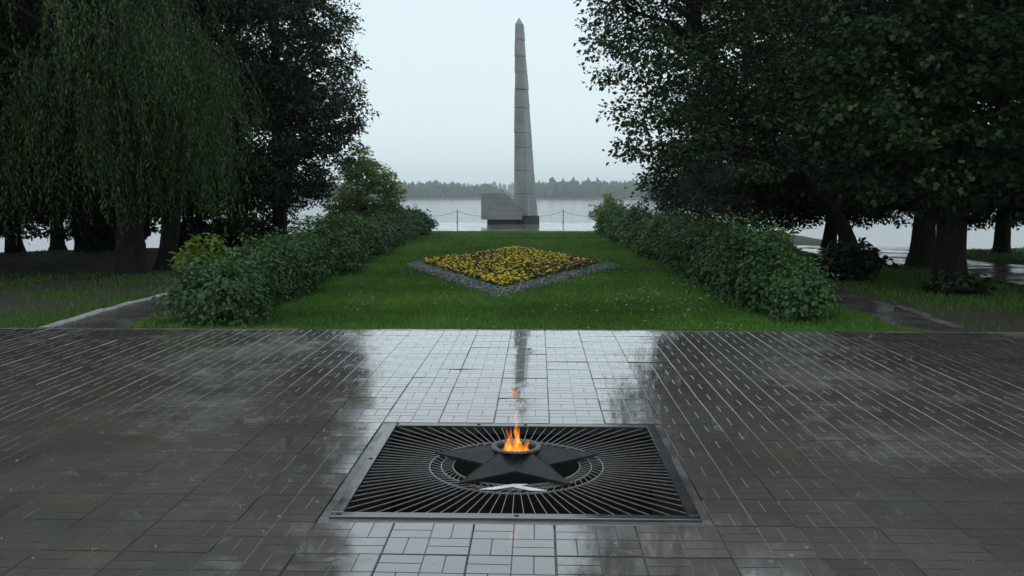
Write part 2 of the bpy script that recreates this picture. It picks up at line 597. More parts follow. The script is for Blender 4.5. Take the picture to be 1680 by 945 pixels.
# ------------------------------------------------------------------ plaza
GC = (-0.115, 5.42)                       # centre of the flame grating
HOLE = 1.0
plaza = MB()
zb = -0.016
for (a, b_, c_, d_) in ((PX0, GC[0] - HOLE, PY0, PY1), (GC[0] + HOLE, PX1, PY0, PY1),
                        (GC[0] - HOLE, GC[0] + HOLE, PY0, GC[1] - HOLE), (GC[0] - HOLE, GC[0] + HOLE, GC[1] + HOLE, PY1)):
    plaza.add([(a, c_, zb), (b_, c_, zb), (b_, d_, zb), (a, d_, zb)], [(0, 1, 2, 3)])
for (x0, y0, x1, y1) in ((PX0, PY1, PX1, PY1), (PX0, PY0, PX0, PY1), (PX1, PY0, PX1, PY1), (PX0, PY0, PX1, PY0)):
    plaza.add([(x0, y0, -1.35), (x1, y1, -1.35), (x1, y1, zb), (x0, y0, zb)], [(0, 1, 2, 3)])
plaza = plaza.build("plaza", M["mortar"])
tag(plaza, "wide wet square paved with brown basket-weave concrete slabs", kind="structure")

# the slab: eight raised bricks in a basket weave, V-grooves between them
S = 0.40


def slab_geo(flip):
    V, F = [], []
    gap, wv, wy, dp = 0.0024, 0.0034, 0.0040, 0.0044
    h = S / 2
    cells = [(0, 0), (1, 0), (0, 1), (1, 1)]
    for (cx, cy) in cells:
        x0, y0 = -h + cx * h, -h + cy * h
        vert = (cx + cy + flip) % 2 == 0
        for k in (0, 1):
            if vert:
                r = [x0 + k * h / 2, x0 + (k + 1) * h / 2, y0, y0 + h]
            else:
                r = [x0, x0 + h, y0 + k * h / 2, y0 + (k + 1) * h / 2]
            r = [max(-h + gap, min(h - gap, q)) for q in r]
            b = len(V)
            V += [(r[0], r[2], -dp), (r[1], r[2], -dp), (r[1], r[3], -dp), (r[0], r[3], -dp),
                  (r[0] + wv, r[2] + wy, 0), (r[1] - wv, r[2] + wy, 0), (r[1] - wv, r[3] - wy, 0), (r[0] + wv, r[3] - wy, 0)]
            F += [(b + 4, b + 5, b + 6, b + 7), (b, b + 1, b + 5, b + 4), (b + 1, b + 2, b + 6, b + 5), (b + 2, b + 3, b + 7, b + 6), (b + 3, b, b + 4, b + 7)]
    e = h - gap
    b = len(V)
    V += [(-e, -e, -0.0155), (e, -e, -0.0155), (e, e, -0.0155), (-e, e, -0.0155), (-e, -e, -dp), (e, -e, -dp), (e, e, -dp), (-e, e, -dp)]
    F += [(b, b + 1, b + 5, b + 4), (b + 1, b + 2, b + 6, b + 5), (b + 2, b + 3, b + 7, b + 6), (b + 3, b, b + 4, b + 7)]
    return np.array(V, float), np.array(F)


SV, SF = slab_geo(0)
slab_me = MB().add(SV, SF).mesh("paving_slab", M["paving"])
DIRT_SHADE = np.zeros(len(SF), np.int32)
DIRT_SHADE[:40].reshape(8, 5)[:, [1, 3]] = 1          # only joints that run across: dirt plus painted groove shade
slab_me.materials.append(M["joint_dirt_shade"])
slab_me.polygons.foreach_set("material_index", DIRT_SHADE)
spots = []
for i in range(50):
    for j in range(-11, 27):
        cx, cy = GC[0] - 9.6 + i * S, GC[1] - 0.8 + j * S
        if abs(cx - GC[0]) < 0.9 and abs(cy - GC[1]) < 0.9:
            continue
        if cy + S / 2 > PY1 - 0.05:
            continue
        xv = cx / max(cy, 0.1) + 0.0285
        seen = abs(xv) < 0.60 and cy > 3.75
        spots.append((0 if seen else 1, cy * cy * cy if seen else cy + abs(cx), cx, cy))
spots.sort()
field = MB()
for k, (_, _, cx, cy) in enumerate(spots):
    dz = rng.normal(0, 0.0011)
    tx, ty = rng.normal(0, 0.0055, 2)
    if k < 300:
        o = link("paving_slab", slab_me, plaza, (cx, cy, dz))
        o.rotation_euler = (tx, ty, rng.integers(0, 2) * pi)
    else:
        P = SV.copy()
        P[:, 2] += dz - tx * 0 + P[:, 1] * tx - P[:, 0] * ty
        P[:, 0] += cx
        P[:, 1] += cy
        field.add(P, SF, rng.random())
field = tag(field.build("paving_slab_field", M["paving"], plaza), kind="stuff")
field.data.materials.append(M["joint_dirt_shade"])
field.data.polygons.foreach_set("material_index", np.tile(DIRT_SHADE, len(spots) - 300))
# concrete edging along the lawn, in lengths
x = PX0
ed = MB()
bevel_box(ed, 0.004, 0.996, -0.044, 0.044, -0.13, 0.0, 0.006)
ed = ed.mesh("edging_stone", M["border"])
for k in range(20):
    o = link("edging_stone", ed, plaza, (PX0 + k, PY1 - 0.03, rng.normal(-0.001, 0.002)))
# smooth concrete band round the grating
bd = 0.944
for (a, b_, c_, d_) in ((-HOLE + .004, HOLE - .004, -HOLE + .004, -bd), (-HOLE + .004, HOLE - .004, bd, HOLE - .004), (-HOLE + .004, -bd, -bd + .002, bd - .002), (bd, HOLE - .004, -bd + .002, bd - .002)):
    mbb = bevel_box(MB(), GC[0] + a, GC[0] + b_, GC[1] + c_, GC[1] + d_, -0.10, -0.002, 0.003)
    mbb.build("border_strip", M["border"], plaza)

# ------------------------------------------------------------------ paths, kerbs, road, terrace
def hedge_l(y):
    return -4.25 - (y - 11.5) * 0.040


def hedge_r(y):
    return 3.42 - (y - 12.0) * 0.016


def strip(name, pts_l, pts_r, z, mat, label):
    mb = MB()
    n = len(pts_l)
    zs = lambda p: float(max(ground_z(p[0], p[1]), LAWN - 0.0)) + z
    b = mb.verts([(p[0], p[1], zs(p)) for p in pts_l] + [(p[0], p[1], zs(p)) for p in pts_r])
    mb.faces([(b + i, b + n + i, b + n + i + 1, b + i + 1) for i in range(n - 1)])
    return tag(mb.build(name, mat), label, kind="structure")


ys = np.linspace(10.98, 26, 31)
strip("path", [(-6.18 - 0.01 * (y - 11), y) for y in ys], [(-5.22 - 0.03 * (y - 11), y) for y in ys], 0.012, M["asphalt"], "narrow wet asphalt path outside the hedge beside the big willow")
ys = np.linspace(10.98, 27, 33)
strip("path", [(4.62 - 0.012 * (y - 11), y) for y in ys], [(5.36 - 0.0 * (y - 11), y) for y in ys], 0.012, M["asphalt"], "narrow wet asphalt path outside the hedge beside the maples")


def kerb_row(name, x_of_y, y0, y1, label, drop=None, sink=0.0, mat='kerb'):
    k = MB()
    root = None
    L = 0.98
    y = y0
    stone = bevel_box(MB(), -0.065, 0.065, 0.008, L - 0.008, -0.18, 0.055, 0.018).mesh("kerb_stone", M[mat])
    root = bpy.data.objects.new(name, None)
    COL.objects.link(root)
    root.location = (x_of_y(y0), y0, LAWN - sink)
    tag(root, label, kind="structure")
    while y < y1:
        if drop is None or drop(y):
            o = link("kerb_stone", stone, root, (x_of_y(y) - x_of_y(y0), y - y0, rng.normal(0, 0.012)))
            o.rotation_euler = (rng.normal(0, 0.012), rng.normal(0, 0.03), rng.normal(0.008, 0.014))
        y += L
    return root


kerb_row("kerb", lambda y: -6.26 - 0.01 * (y - 11), 11.0, 26, "pale worn kerb along the path beside the big willow")
kerb_row("kerb", lambda y: 5.46, 11.9, 27, "broken low kerb along the path beside the maples", lambda y: rng.random() > .18, .035, 'mossy_kerb')
# pale concrete slab lying at the inner edge of the willow-side path
lab = MB()
bevel_box(lab, -0.14, 0.14, -1.0, 1.0, -0.05, 0.035, 0.012)
o = lab.build("kerb_slab", M["kerb"], loc=(-5.12, 13.2, LAWN), rz=0.13)
tag(o, "pale flat concrete kerb slab between the path and the near hedge end", "kerb slab")

# wet park road beyond the maples
def road():
    L = [(8.1, 29.3), (7.7, 27.0), (7.6, 24.6), (8.1, 22.2), (8.8, 19.6), (8.9, 17.4), (9.4, 14.5), (10.6, 11.6)]
    Rr = [(12.3, 29.3), (11.3, 27.0), (10.9, 24.6), (11.0, 22.2), (12.1, 20.8), (13.2, 19.4), (14.5, 17.5), (16.5, 15.0)]
    mb = MB()
    t = np.linspace(0, 7, 43)
    L, Rr = np.array(L), np.array(Rr)
    ip = lambda A: np.stack([np.interp(t, np.arange(8), A[:, 0]), np.interp(t, np.arange(8), A[:, 1])], 1)
    A, B = ip(L), ip(Rr)
    nseg = 10
    G = np.stack([A + (B - A) * s for s in np.linspace(0, 1, nseg + 1)], 1)
    Zr = ground_z(G[..., 0], G[..., 1]) + 0.035
    b = mb.verts(np.concatenate([G, Zr[..., None]], -1))
    i, j = np.meshgrid(np.arange(42), np.arange(nseg), indexing='ij')
    i, j = i.ravel(), j.ravel()
    w_ = nseg + 1
    mb.faces(np.stack([b + i * w_ + j, b + (i + 1) * w_ + j, b + (i + 1) * w_ + j + 1, b + i * w_ + j + 1], 1))
    tag(mb.build("road", M["asphalt"], smooth=True), "rain-soaked asphalt road under the maples by the river", kind="structure")


road()

ter = MB()
box(ter, -10.1, 10.1, 40.62, 52.1, -5.9, -0.085)
ter = tag(ter.build("terrace", M["terrace"]), "flooded shiny concrete terrace round the obelisk", kind="structure")
stone = bevel_box(MB(), 0.006, 0.994, -0.06, 0.06, -0.12, 0.026, 0.01).mesh("kerb_stone", M["plinth"])
for k in range(20):
    o = link("kerb_stone", stone, ter, (-10.1 + k, 40.54, LAWN + rng.normal(0, 0.004)))

# ------------------------------------------------------------------ grating
gr = thing("floor_grating", (GC[0], GC[1], 0), "square dark metal grating of radiating bars set in the paving", "grating")
H = 0.944
fw_ = 0.062
for (a, b_, c_, d_) in ((-H, H, -H, -H + fw_), (-H, H, H - fw_, H), (-H, -H + fw_, -H + fw_ + .001, H - fw_ - .001), (H - fw_, H, -H + fw_ + .001, H - fw_ - .001)):
    bevel_box(MB(), a, b_, c_, d_, -0.05, 0.012, 0.003).build("frame_bar", M["frame_steel"], gr)
# pit below
pit = MB()
pz = -0.95
for (x0, y0, x1, y1) in ((-H + .01, -H + .01, H - .01, -H + .01), (H - .01, -H + .01, H - .01, H - .01), (H - .01, H - .01, -H + .01, H - .01), (-H + .01, H - .01, -H + .01, -H + .01)):
    pit.add([(x0, y0, pz), (x1, y1, pz), (x1, y1, -0.01), (x0, y0, -0.01)], [(0, 1, 2, 3)])
pit.add([(-H, -H, pz), (H, -H, pz), (H, H, pz), (-H, H, pz)], [(0, 1, 2, 3)])
pit.build("pit", M["soot"], gr)
RC = (-0.013, -0.008)
R1_, R2_, R3_ = 0.525, 0.455, 0.385
for rr in (R1_, R2_, R3_):
    lathe(MB(), [(rr - .003, -.007), (rr - .003, .002), (rr + .003, .002), (rr + .003, -.007), (rr - .003, -.007)], 72, (RC[0], RC[1], 0)).build("ring", M["bar"], gr)


def bar(p, q, w_=0.0016, z1=0.0, z0=-0.005, name="bar"):
    p, q = np.array(p), np.array(q)
    d_ = (q - p) / np.linalg.norm(q - p)
    n_ = np.array([-d_[1], d_[0]]) * w_
    ring = [p - n_, q - n_, q + n_, p + n_]
    mb = MB()
    prism(mb, [(a[0], a[1], z0) for a in ring], [(a[0], a[1], z1) for a in ring])
    mb.build(name, M["bar"], gr)


for k in range(90):
    a = (k + 0.5) * 2 * pi / 90
    dx, dy = cos(a), sin(a)
    lim = H - fw_ + 0.002
    t = min((lim * np.sign(dx) - RC[0]) / dx if abs(dx) > 1e-6 else 9, (lim * np.sign(dy) - RC[1]) / dy if abs(dy) > 1e-6 else 9)
    bar((RC[0] + dx * (R1_ + .003), RC[1] + dy * (R1_ + .003)), (RC[0] + dx * t, RC[1] + dy * t))
for k in range(60):
    a = k * 2 * pi / 60
    bar((RC[0] + cos(a) * (R1_ - .004), RC[1] + sin(a) * (R1_ - .004)), (RC[0] + cos(a + .11) * (R2_ + .004), RC[1] + sin(a + .11) * (R2_ + .004)), name="slanted_bar")
    a += .11
    bar((RC[0] + cos(a) * (R2_ - .004), RC[1] + sin(a) * (R2_ - .004)), (RC[0] + cos(a - .13) * (R3_ + .004), RC[1] + sin(a - .13) * (R3_ + .004)), name="slanted_bar")
for (bx, by) in ((-.90, -.913), (0.01, -.913), (.9, -.913), (-.913, .06), (.913, .06), (-.88, .913), (-.3, .913), (0.03, .913), (.9, .913)):
    mb = MB()
    lathe(mb, [(0.0, .018), (.008, .0178), (.010, .016), (.011, .0135), (.014, .0132), (.014, .0095)], 10, (bx, by, 0))
    mb.build("bolt", M["black_metal"], gr)
# two crossed plates in front of the star, lying on the rings, sky sheen painted white
for (p, q, zt) in (((-.165, -.492), (.02, -.395), .0085), ((.125, -.492), (-.03, -.405), .0045)):
    p, q = np.array(p), np.array(q)
    e_ = np.array([.043, 0])
    ring = [p - e_, p + e_, q + e_, q - e_]
    mb = MB()
    prism(mb, [(a[0], a[1], zt - .0035) for a in ring], [(a[0], a[1], zt) for a in ring])
    tag(mb.build("cover_plate", M["plate"], gr), "steel plate with painted sky sheen lying before the star")

# ------------------------------------------------------------------ star burner
SX, SY = GC[0] + RC[0], GC[1] + RC[1]
st = thing("star_burner", (SX, SY, 0), "black five-pointed metal star with a round burner bowl", "burner")
RS, RI = 0.537, 0.207
ztip, zc = 0.026, 0.148
out = []
for k in range(10):
    a = pi / 2 + k * pi / 5
    r_ = RS if k % 2 == 0 else RI
    out.append((r_ * cos(a), r_ * sin(a)))
mb = MB()
for k in range(5):
    i0, i1, i2 = (2 * k - 1) % 10, 2 * k, (2 * k + 1) % 10
    for ia, ib in ((i0, i1), (i1, i2)):
        P_ = []
        for ix in (ia, ib):
            o_ = np.array(out[ix])
            f_ = 0.118 / np.linalg.norm(o_)
            P_.append(((*out[ix], ztip), (o_[0] * f_, o_[1] * f_, zc - (zc - ztip) * f_)))
        mb.add([P_[0][1], P_[0][0], P_[1][0], P_[1][1]], [(0, 1, 2, 3)])
for k in range(10):
    p, q = out[k], out[(k + 1) % 10]
    mb.add([(*p, ztip), (*q, ztip), (*q, ztip - .012), (*p, ztip - .012)], [(0, 3, 2, 1)])
    s_ = .97
    mb.add([(*p, ztip - .012), (*q, ztip - .012), (q[0] * s_, q[1] * s_, ztip - .012), (p[0] * s_, p[1] * s_, ztip - .012)], [(0, 3, 2, 1)])
star = mb.build("star_body", M["black_metal"], st)
# welded seams along the ridges
for k in range(5):
    mb = MB()
    a = pi / 2 + 2 * k * pi / 5
    e = np.array([RS * cos(a), RS * sin(a), ztip])
    tube(mb, [np.array([0, 0, zc]) * .7 + e * .3, e * .985 + np.array([0, 0, zc]) * .015], .0028, 5)
    mb.build("seam", M["black_metal"], star)
# feet standing on the inner ring
for k in range(5):
    a = pi / 2 + 2 * k * pi / 5
    c_, s_ = cos(a), sin(a)
    mb = MB()
    box(mb, R3_ * c_ - .012, R3_ * c_ + .012, R3_ * s_ - .012, R3_ * s_ + .012, .001, .042)
    mb.build("foot", M["black_metal"], st)
lathe(MB(), [(.100, .050), (.124, .085), (.132, .108), (.154, .110), (.158, .1145), (.157, .120), (.150, .1225), (.122, .121), (.116, .117), (.113, .108)], 48).build("rim", M["rim_metal"], st, smooth=True)
lathe(MB(), [(.1135, .109), (.108, .085), (.098, .066), (.05, .056), (.0, .055)], 48).build("bowl", M["soot"], st, smooth=True)
# gas nozzle ring in the bowl
a_ = np.linspace(0, 2 * pi, 25)
tube(MB(), np.stack([.055 * np.cos(a_), .055 * np.sin(a_), np.full(25, .066)], 1), .006, 6, cap=False).build("nozzle_ring", M["rim_metal"], st)

# ------------------------------------------------------------------ flame: glowing gas in closed tongue-shaped volumes
def flame_mat(name, col, s):
    m = bpy.data.materials.new(name)
    m.use_nodes = True
    n = m.node_tree.nodes
    n.remove(n["Principled BSDF"])
    e = n.new("ShaderNodeEmission")
    e.inputs[0].default_value = (*col, 1)
    e.inputs[1].default_value = s
    m.node_tree.links.new(e.outputs[0], n["Material Output"].inputs["Volume"])
    return m


M["fl_o"] = flame_mat("flame_orange", (1.0, 0.24, 0.022), 22)
M["fl_y"] = flame_mat("flame_yellow", (1.0, 0.44, 0.07), 32)
M["fl_w"] = flame_mat("flame_wisp", (1.0, 0.36, 0.14), 9)
fl = thing("flame", (SX, SY, .062), "orange gas flame burning in the star's bowl with wisps above", "flame")


def tongue(pts, rad, mat, flat=0.6, seed=0):
    q = np.random.default_rng(seed)
    pts = np.array(pts, float)
    t = np.linspace(0, len(pts) - 1, 22)
    P = np.stack([np.interp(t, np.arange(len(pts)), pts[:, i]) for i in range(3)], 1)
    for _ in range(2):
        P[1:-1] = (P[:-2] + 2 * P[1:-1] + P[2:]) / 4
    r_ = np.interp(t, np.arange(len(rad)), rad)
    r_ = r_ * (1 + 0.22 * np.sin(t * 5 + q.random() * 6) * (t / t[-1]))
    P[:, 0] += 0.009 * np.sin(t * 3.1 + q.random() * 6) * (t / t[-1])
    mb = MB()
    sides = 10
    a = np.linspace(0, 2 * pi, sides, endpoint=False)
    tw = q.random() * 3 + t * 0.35
    ca, sa = np.cos(a), np.sin(a)
    lx, ly = ca[None] * r_[:, None], sa[None] * r_[:, None] * flat
    V = np.stack([P[:, :1] + lx * np.cos(tw)[:, None] - ly * np.sin(tw)[:, None], P[:, 1:2] + lx * np.sin(tw)[:, None] + ly * np.cos(tw)[:, None], np.repeat(P[:, 2:], sides, 1)], -1)
    b = mb.verts(V)
    n = len(P)
    i, j = np.meshgrid(np.arange(n - 1), np.arange(sides), indexing='ij')
    i, j = i.ravel(), j.ravel()
    k = (j + 1) % sides
    mb.faces(np.stack([b + i * sides + j, b + i * sides + k, b + (i + 1) * sides + k, b + (i + 1) * sides + j], 1))
    c = mb.verts([P[0] - (0, 0, .003), P[-1] + (0, 0, .003)])
    s_ = np.arange(sides)
    mb.faces(np.stack([np.full(sides, c), b + (s_ + 1) % sides, b + s_], 1))
    e = b + (n - 1) * sides
    mb.faces(np.stack([np.full(sides, c + 1), e + s_, e + (s_ + 1) % sides], 1))
    mb.build("tongue", mat, fl, smooth=True)


TON = [  # base x, y ; height ; lean ; width ; material
    (-.078, -.02, .095, .012, .021, "fl_o"), (-.062, .01, .150, .022, .022, "fl_o"), (-.042, -.035, .175, -.010, .019, "fl_o"),
    (-.022, .0, .160, .026, .024, "fl_o"), (-.002, -.03, .265, .004, .020, "fl_o"), (.014, .02, .21, -.016, .020, "fl_o"),
    (.034, -.03, .12, -.012, .021, "fl_o"), (.054, .0, .10, .010, .022, "fl_o"), (.074, -.01, .088, -.010, .018, "fl_o"), (.022, -.055, .10, .012, .018, "fl_o"), (-.05, -.05, .088, .006, .019, "fl_o"),
    (-.066, -.02, .075, .010, .013, "fl_y"), (-.046, -.03, .125, .014, .012, "fl_y"), (-.020, -.02, .100, -.010, .014, "fl_y"), (-.002, -.03, .165, .008, .012, "fl_y"),
    (.018, -.03, .10, -.010, .013, "fl_y"), (.040, -.03, .07, .008, .013, "fl_y"), (.060, -.02, .062, -.006, .012, "fl_y")]
for i, (bx, by, h_, ln, wd, mt) in enumerate(TON):
    tongue([(bx, by, 0), (bx + ln * .2, by, h_ * .3), (bx + ln * 1.1, by, h_ * .65), (bx + ln * .8, by, h_)], [wd * .75, wd * 1.1, wd * .7, wd * .35, .0012], M[mt], 0.55, i)
for i, (wx, z0, z1, wd) in enumerate([(.010, .245, .30, .008), (.03, .275, .345, .012), (.012, .295, .36, .012), (-.018, .33, .425, .024), (-.032, .345, .41, .017), (.004, .335, .41, .015), (-.08, .145, .18, .007)]):
    tongue([(wx, 0, z0), (wx - .006, 0, z0 + (z1 - z0) * .4), (wx + .006, 0, z0 + (z1 - z0) * .7), (wx - .004, 0, z1)], [.001, wd * .8, wd, wd * .5, .001], M["fl_w"], 0.7, 50 + i)

# ------------------------------------------------------------------ obelisk
OB = (-1.045, 49.9, -0.085)
ob = thing("obelisk", OB, "tall tapering concrete obelisk with a low block at its foot", "obelisk")
ob.scale = (1.05, 1.05, 1.05)
zof = -OB[2]
# horizontal section rings: front-left, front-right, right-back, back-left
def ob_ring(z):
    t = (z - 0.33) / (10.04 - 0.33)
    fl_ = -1.26 + (-1.20 + 1.26) * t
    fr = -0.53 + (-0.80 + 0.53) * (t ** 0.8 if t > 0 else t)
    rb = -0.03 + (-0.76 + 0.03) * (t ** 0.93 if t > 0 else t)
    return np.array([(fl_ + 1.0, 0, z + zof), (fr + 1.0, 0.0, z + zof), (rb + 1.0, 1.15 - .75 * t, z + zof), (fl_ + 1.0, 1.25 - .8 * t, z + zof)])


cuts = [0.33, 1.46, 2.65, 3.85, 4.6, 5.86, 6.8, 7.65, 8.45, 9.25, 10.04]
for k in range(len(cuts) - 1):
    z0, z1 = cuts[k] + .009, cuts[k + 1] - .009
    A, B = ob_ring(z0), ob_ring(z1)
    j = rng.normal(0, .003, 2) if k < 4 else rng.normal(0, .012, 2)
    gsc = 1.0 if k < 4 else 1.03
    cA, cB = A.mean(0), B.mean(0)
    A2, B2 = A.copy(), B.copy()
    A2[:, :2] += j
    B2[:, :2] += j
    if k >= 4:           # upper castings flare slightly over the joint below
        A2[:, :2] = cA[:2] + (A2[:, :2] - cA[:2]) * 1.035
    ins = .02
    mid = A2 + (B2 - A2) * .02
    A3 = A2.copy()
    A3[:, :2] = cA[:2] + (A2[:, :2] - cA[:2]) * (1 - ins)
    top2 = A2 + (B2 - A2) * .985
    B3 = B2.copy()
    B3[:, :2] = cB[:2] + (B2[:, :2] - cB[:2]) * (1 - ins)
    mb2 = MB()
    b = mb2.verts(np.concatenate([A3, mid, top2, B3]))
    for r_ in range(3):
        mb2.faces([(b + r_ * 4 + i, b + r_ * 4 + (i + 1) % 4, b + (r_ + 1) * 4 + (i + 1) % 4, b + (r_ + 1) * 4 + i) for i in range(4)])
    mb2.faces([(b + 3, b + 2, b + 1, b), (b + 12, b + 13, b + 14, b + 15)])
    mb2.build("block", M["concrete"], ob)
A, B = ob_ring(0.34), ob_ring(9.9)
cA, cB = A.mean(0), B.mean(0)
A[:, :2] = cA[:2] + (A[:, :2] - cA[:2]) * .90
B[:, :2] = cB[:2] + (B[:, :2] - cB[:2]) * .88
prism(MB(), A, B).build("core", M["plinth"], ob)
T = ob_ring(10.045)
mb = MB()
b = mb.verts(np.concatenate([T, [[-.01, .2, 10.41 + zof]]]))
mb.faces([(b, b + 1, b + 4), (b + 1, b + 2, b + 4), (b + 2, b + 3, b + 4), (b + 3, b, b + 4)])
mb.faces([(b + 3, b + 2, b + 1, b)])
mb.build("cap", M["concrete"], ob)
# low block crossing in front of the shaft, with its sloped shoulder
pr = [(-2.91, .17), (-.82, .17), (-.82, .80), (-1.35, 1.235), (-1.70, 1.515), (-2.91, 1.49)]
mb = MB()
prism(mb, [(x + 1.0, -.85, z + zof) for x, z in pr], [(x + 1.0, -.02 + (.25 if z > 1.0 else 0), z + zof) for x, z in pr])
mb.build("low_block", M["old_concrete"], ob)
mb = MB()
box(mb, -1.62, -.10, -.60, .30, -.003, .17 + zof - .002)
box(mb, -.25, 1.06, .06, 1.2, -.003, .33 + zof + .003)
mb.build("plinth", M["plinth"], ob)

# ------------------------------------------------------------------ chain fence on the terrace edge
posts_x = [-7.55, -4.57, -1.58, 1.41, 4.40, 7.39]
posts_x = [x for x in posts_x if -10.1 < x < 10.1]
plab = {-7.55: "thin dark chain post beside the end of the willow-side hedge", -4.57: "thin dark chain post between the hedge and the obelisk's low block",
        -1.58: "thin dark chain post hidden behind the obelisk", 1.41: "thin dark chain post standing alone to the obelisk's other side",
        4.40: "thin dark chain post behind the far bright bush", 7.39: "thin dark chain post behind the maples' hedge"}
for x in posts_x:
    p = thing("chain_post", (x, 51.7, -.085), plab.get(x, "thin dark chain post at the terrace corner"), "post", "chain posts along the terrace edge")
    tube(MB(), [(0, 0, 0), (0.0, 0, .35), (.01, 0, .70)], [.026, .024, .024], 8).build("shaft", M["post"], p)
    lathe(MB(), [(.0, .745), (.03, .735), (.034, .715), (.034, .695), (.03, .69)], 8).build("cap", M["post"], p)
    lathe(MB(), [(.075, -.003), (.075, .014), (.034, .02)], 8).build("base_plate", M["post"], p)
for i, (x0, x1) in enumerate(zip(posts_x[:-1], posts_x[1:])):
    s = np.linspace(0, 1, 15)
    mb = MB()
    tube(mb, np.stack([x0 + .03 + (x1 - x0 - .06) * s, np.full(15, 51.7), .56 - .32 * 4 * s * (1 - s) * .85], 1), .007, 5)
    # links as beads along the run
    for q in np.linspace(0.01, .99, 46):
        z = .56 - .32 * 4 * q * (1 - q) * .85
        xx = x0 + .03 + (x1 - x0 - .06) * q
        tube(mb, [(xx - .022, 51.7, z), (xx, 51.7, z), (xx + .022, 51.7, z)], [.005, .014, .005], 5)
    o = mb.build("chain", M["post"])
    tag(o, "dark sagging chain %s" % ["by the willow-side hedge end", "between the hedge and the obelisk", "disappearing behind the obelisk", "beside the obelisk's tapering flank", "running to the far bright bush", "behind the maples' hedge"][min(i, 4)], "chain", "chains between the terrace posts")


# ------------------------------------------------------------------ vegetation builders
def branch_path(p, q, sag=0.0, n=6, wob=0.08):
    p, q = np.asarray(p, float), np.asarray(q, float)
    t = np.linspace(0, 1, n)[:, None]
    P = p + (q - p) * t
    L = np.linalg.norm(q - p)
    P[:, 2] += (sag * L * np.sin(t[:, 0] * pi))
    P[1:-1] += rn(n - 2, 3) * wob * L * 0.35
    return P


def trunk_at(path, z):
    path = np.asarray(path, float)
    i = np.clip(np.searchsorted(path[:, 2], z), 1, len(path) - 1)
    a, b = path[i - 1], path[i]
    t = np.clip((z - a[2]) / max(b[2] - a[2], 1e-3), 0, 1)
    return a + (b - a) * t


def crown_points(lobes, n, shell=0.35):
    w_ = np.array([l[1][0] * l[1][1] * l[1][2] for l in lobes]) ** 0.75
    w_ /= w_.sum()
    out_c, out_d = [], []
    for l, k in zip(lobes, rng.multinomial(n, w_)):
        u_ = ell(k, shell)
        out_c.append(np.asarray(l[0]) + u_ * np.asarray(l[1]))
        out_d.append(u_)
    return np.concatenate(out_c), np.concatenate(out_d)


def leaf_cloud(mb, C, D, per, cr, size, tmpl, flat=0.55, droop=0.35, tint_bias=0.0):
    """clusters of leaves: C centres, D outward directions"""
    n = len(C)
    idx = np.repeat(np.arange(n), per)
    k = len(idx)
    r_ = cr * (0.7 + 0.6 * rng.random(n))
    off = unit(rn(k, 3)) * (rng.random((k, 1)) ** 0.45)
    P = C[idx] + off * r_[idx][:, None] * np.array([1, 1, flat])
    P[:, 2] -= droop * r_[idx] * (off[:, 0] ** 2 + off[:, 1] ** 2)
    nrm = np.array([0, 0, 1.0]) + 0.65 * rn(k, 3) + 0.35 * D[idx]
    al = off * np.array([1, 1, .4]) + 0.35 * rn(k, 3) + np.array([0, 0, -.45])
    ct = rng.random(n) * 0.5
    ti = ct[idx] + 0.5 * rng.random(k) + tint_bias
    scatter(mb, tmpl, P, nrm, al, size * (0.65 + 0.7 * rng.random(k)), ti)


def tree_meshes(path, rads, lobes, n_cl, per, cr, size, tmpl, leaf_mat, n_limb=26, shell=0.35, limb_r=0.07, flat=0.55, zmin=None, droop=.35):
    path = np.asarray(path, float)
    tr = MB()
    # flared foot below ground
    d0 = unit(path[1] - path[0])
    P = np.concatenate([[path[0] - d0 * 0.25], [path[0] + d0 * .02], [path[0] + d0 * 0.25], path[1:]])
    rr = np.concatenate([[rads[0] * 1.7], [rads[0] * 1.45], [rads[0] * 1.08], rads[1:]])
    t = np.linspace(0, len(P) - 1, (len(P) - 1) * 3 + 1)
    P2 = np.stack([np.interp(t, np.arange(len(P)), P[:, i]) for i in range(3)], 1)
    for _ in range(2):
        P2[1:-1] = (P2[:-2] + 2 * P2[1:-1] + P2[2:]) / 4
    tube(tr, P2, np.interp(t, np.arange(len(P)), rr), 12, lump=0.14)
    C, D = crown_points(lobes, n_cl, shell)
    if zmin is not None:
        k = C[:, 2] > zmin
        C, D = C[k], D[k]
    lm = MB()
    big = []
    ends = C[rng.choice(len(C), n_limb, replace=False)]
    for e in ends:
        z0 = np.clip(e[2] - 0.25 - 0.35 * np.linalg.norm(e[:2] - path[-1][:2]), path[1][2] * .9, path[-1][2])
        s = trunk_at(path, z0)
        bp = branch_path(s, e, 0.08, 8)
        r0 = limb_r * (0.6 + 0.6 * rng.random())
        if len(big) < 9:
            big.append(tube(MB(), bp, np.linspace(r0 * 1.15, 0.014, 8), 6).mesh("limb", M["bark"], True))
        else:
            tube(lm, bp, np.linspace(r0 * .8, 0.012, 8), 5)
        for _ in range(3):
            i = rng.integers(3, 7)
            q = bp[i] + rn(3) * np.array([.6, .6, .35]) * 0.9 * min(1.0, limb_r / 0.09)
            tube(lm, branch_path(bp[i], q, 0.05, 5), np.linspace(r0 * .38, 0.006, 5), 4)
    # twigs inside the clusters
    for c in C[::3]:
        j = np.argmin(np.linalg.norm(ends - c, axis=1))
        q = c + unit((ends[j] - c)[None])[0] * min(0.7, np.linalg.norm(ends[j] - c))
        tube(lm, [q, (c + q) / 2 + rn(3) * .04, c], [0.012, 0.008, 0.004], 3, cap=False)
    lv = MB()
    leaf_cloud(lv, C, D, per, cr, size, tmpl, flat, droop)
    return tr.mesh("trunk", M["bark"], True), lm.mesh("twigs", M["bark"]), lv.mesh("crown", leaf_mat), big


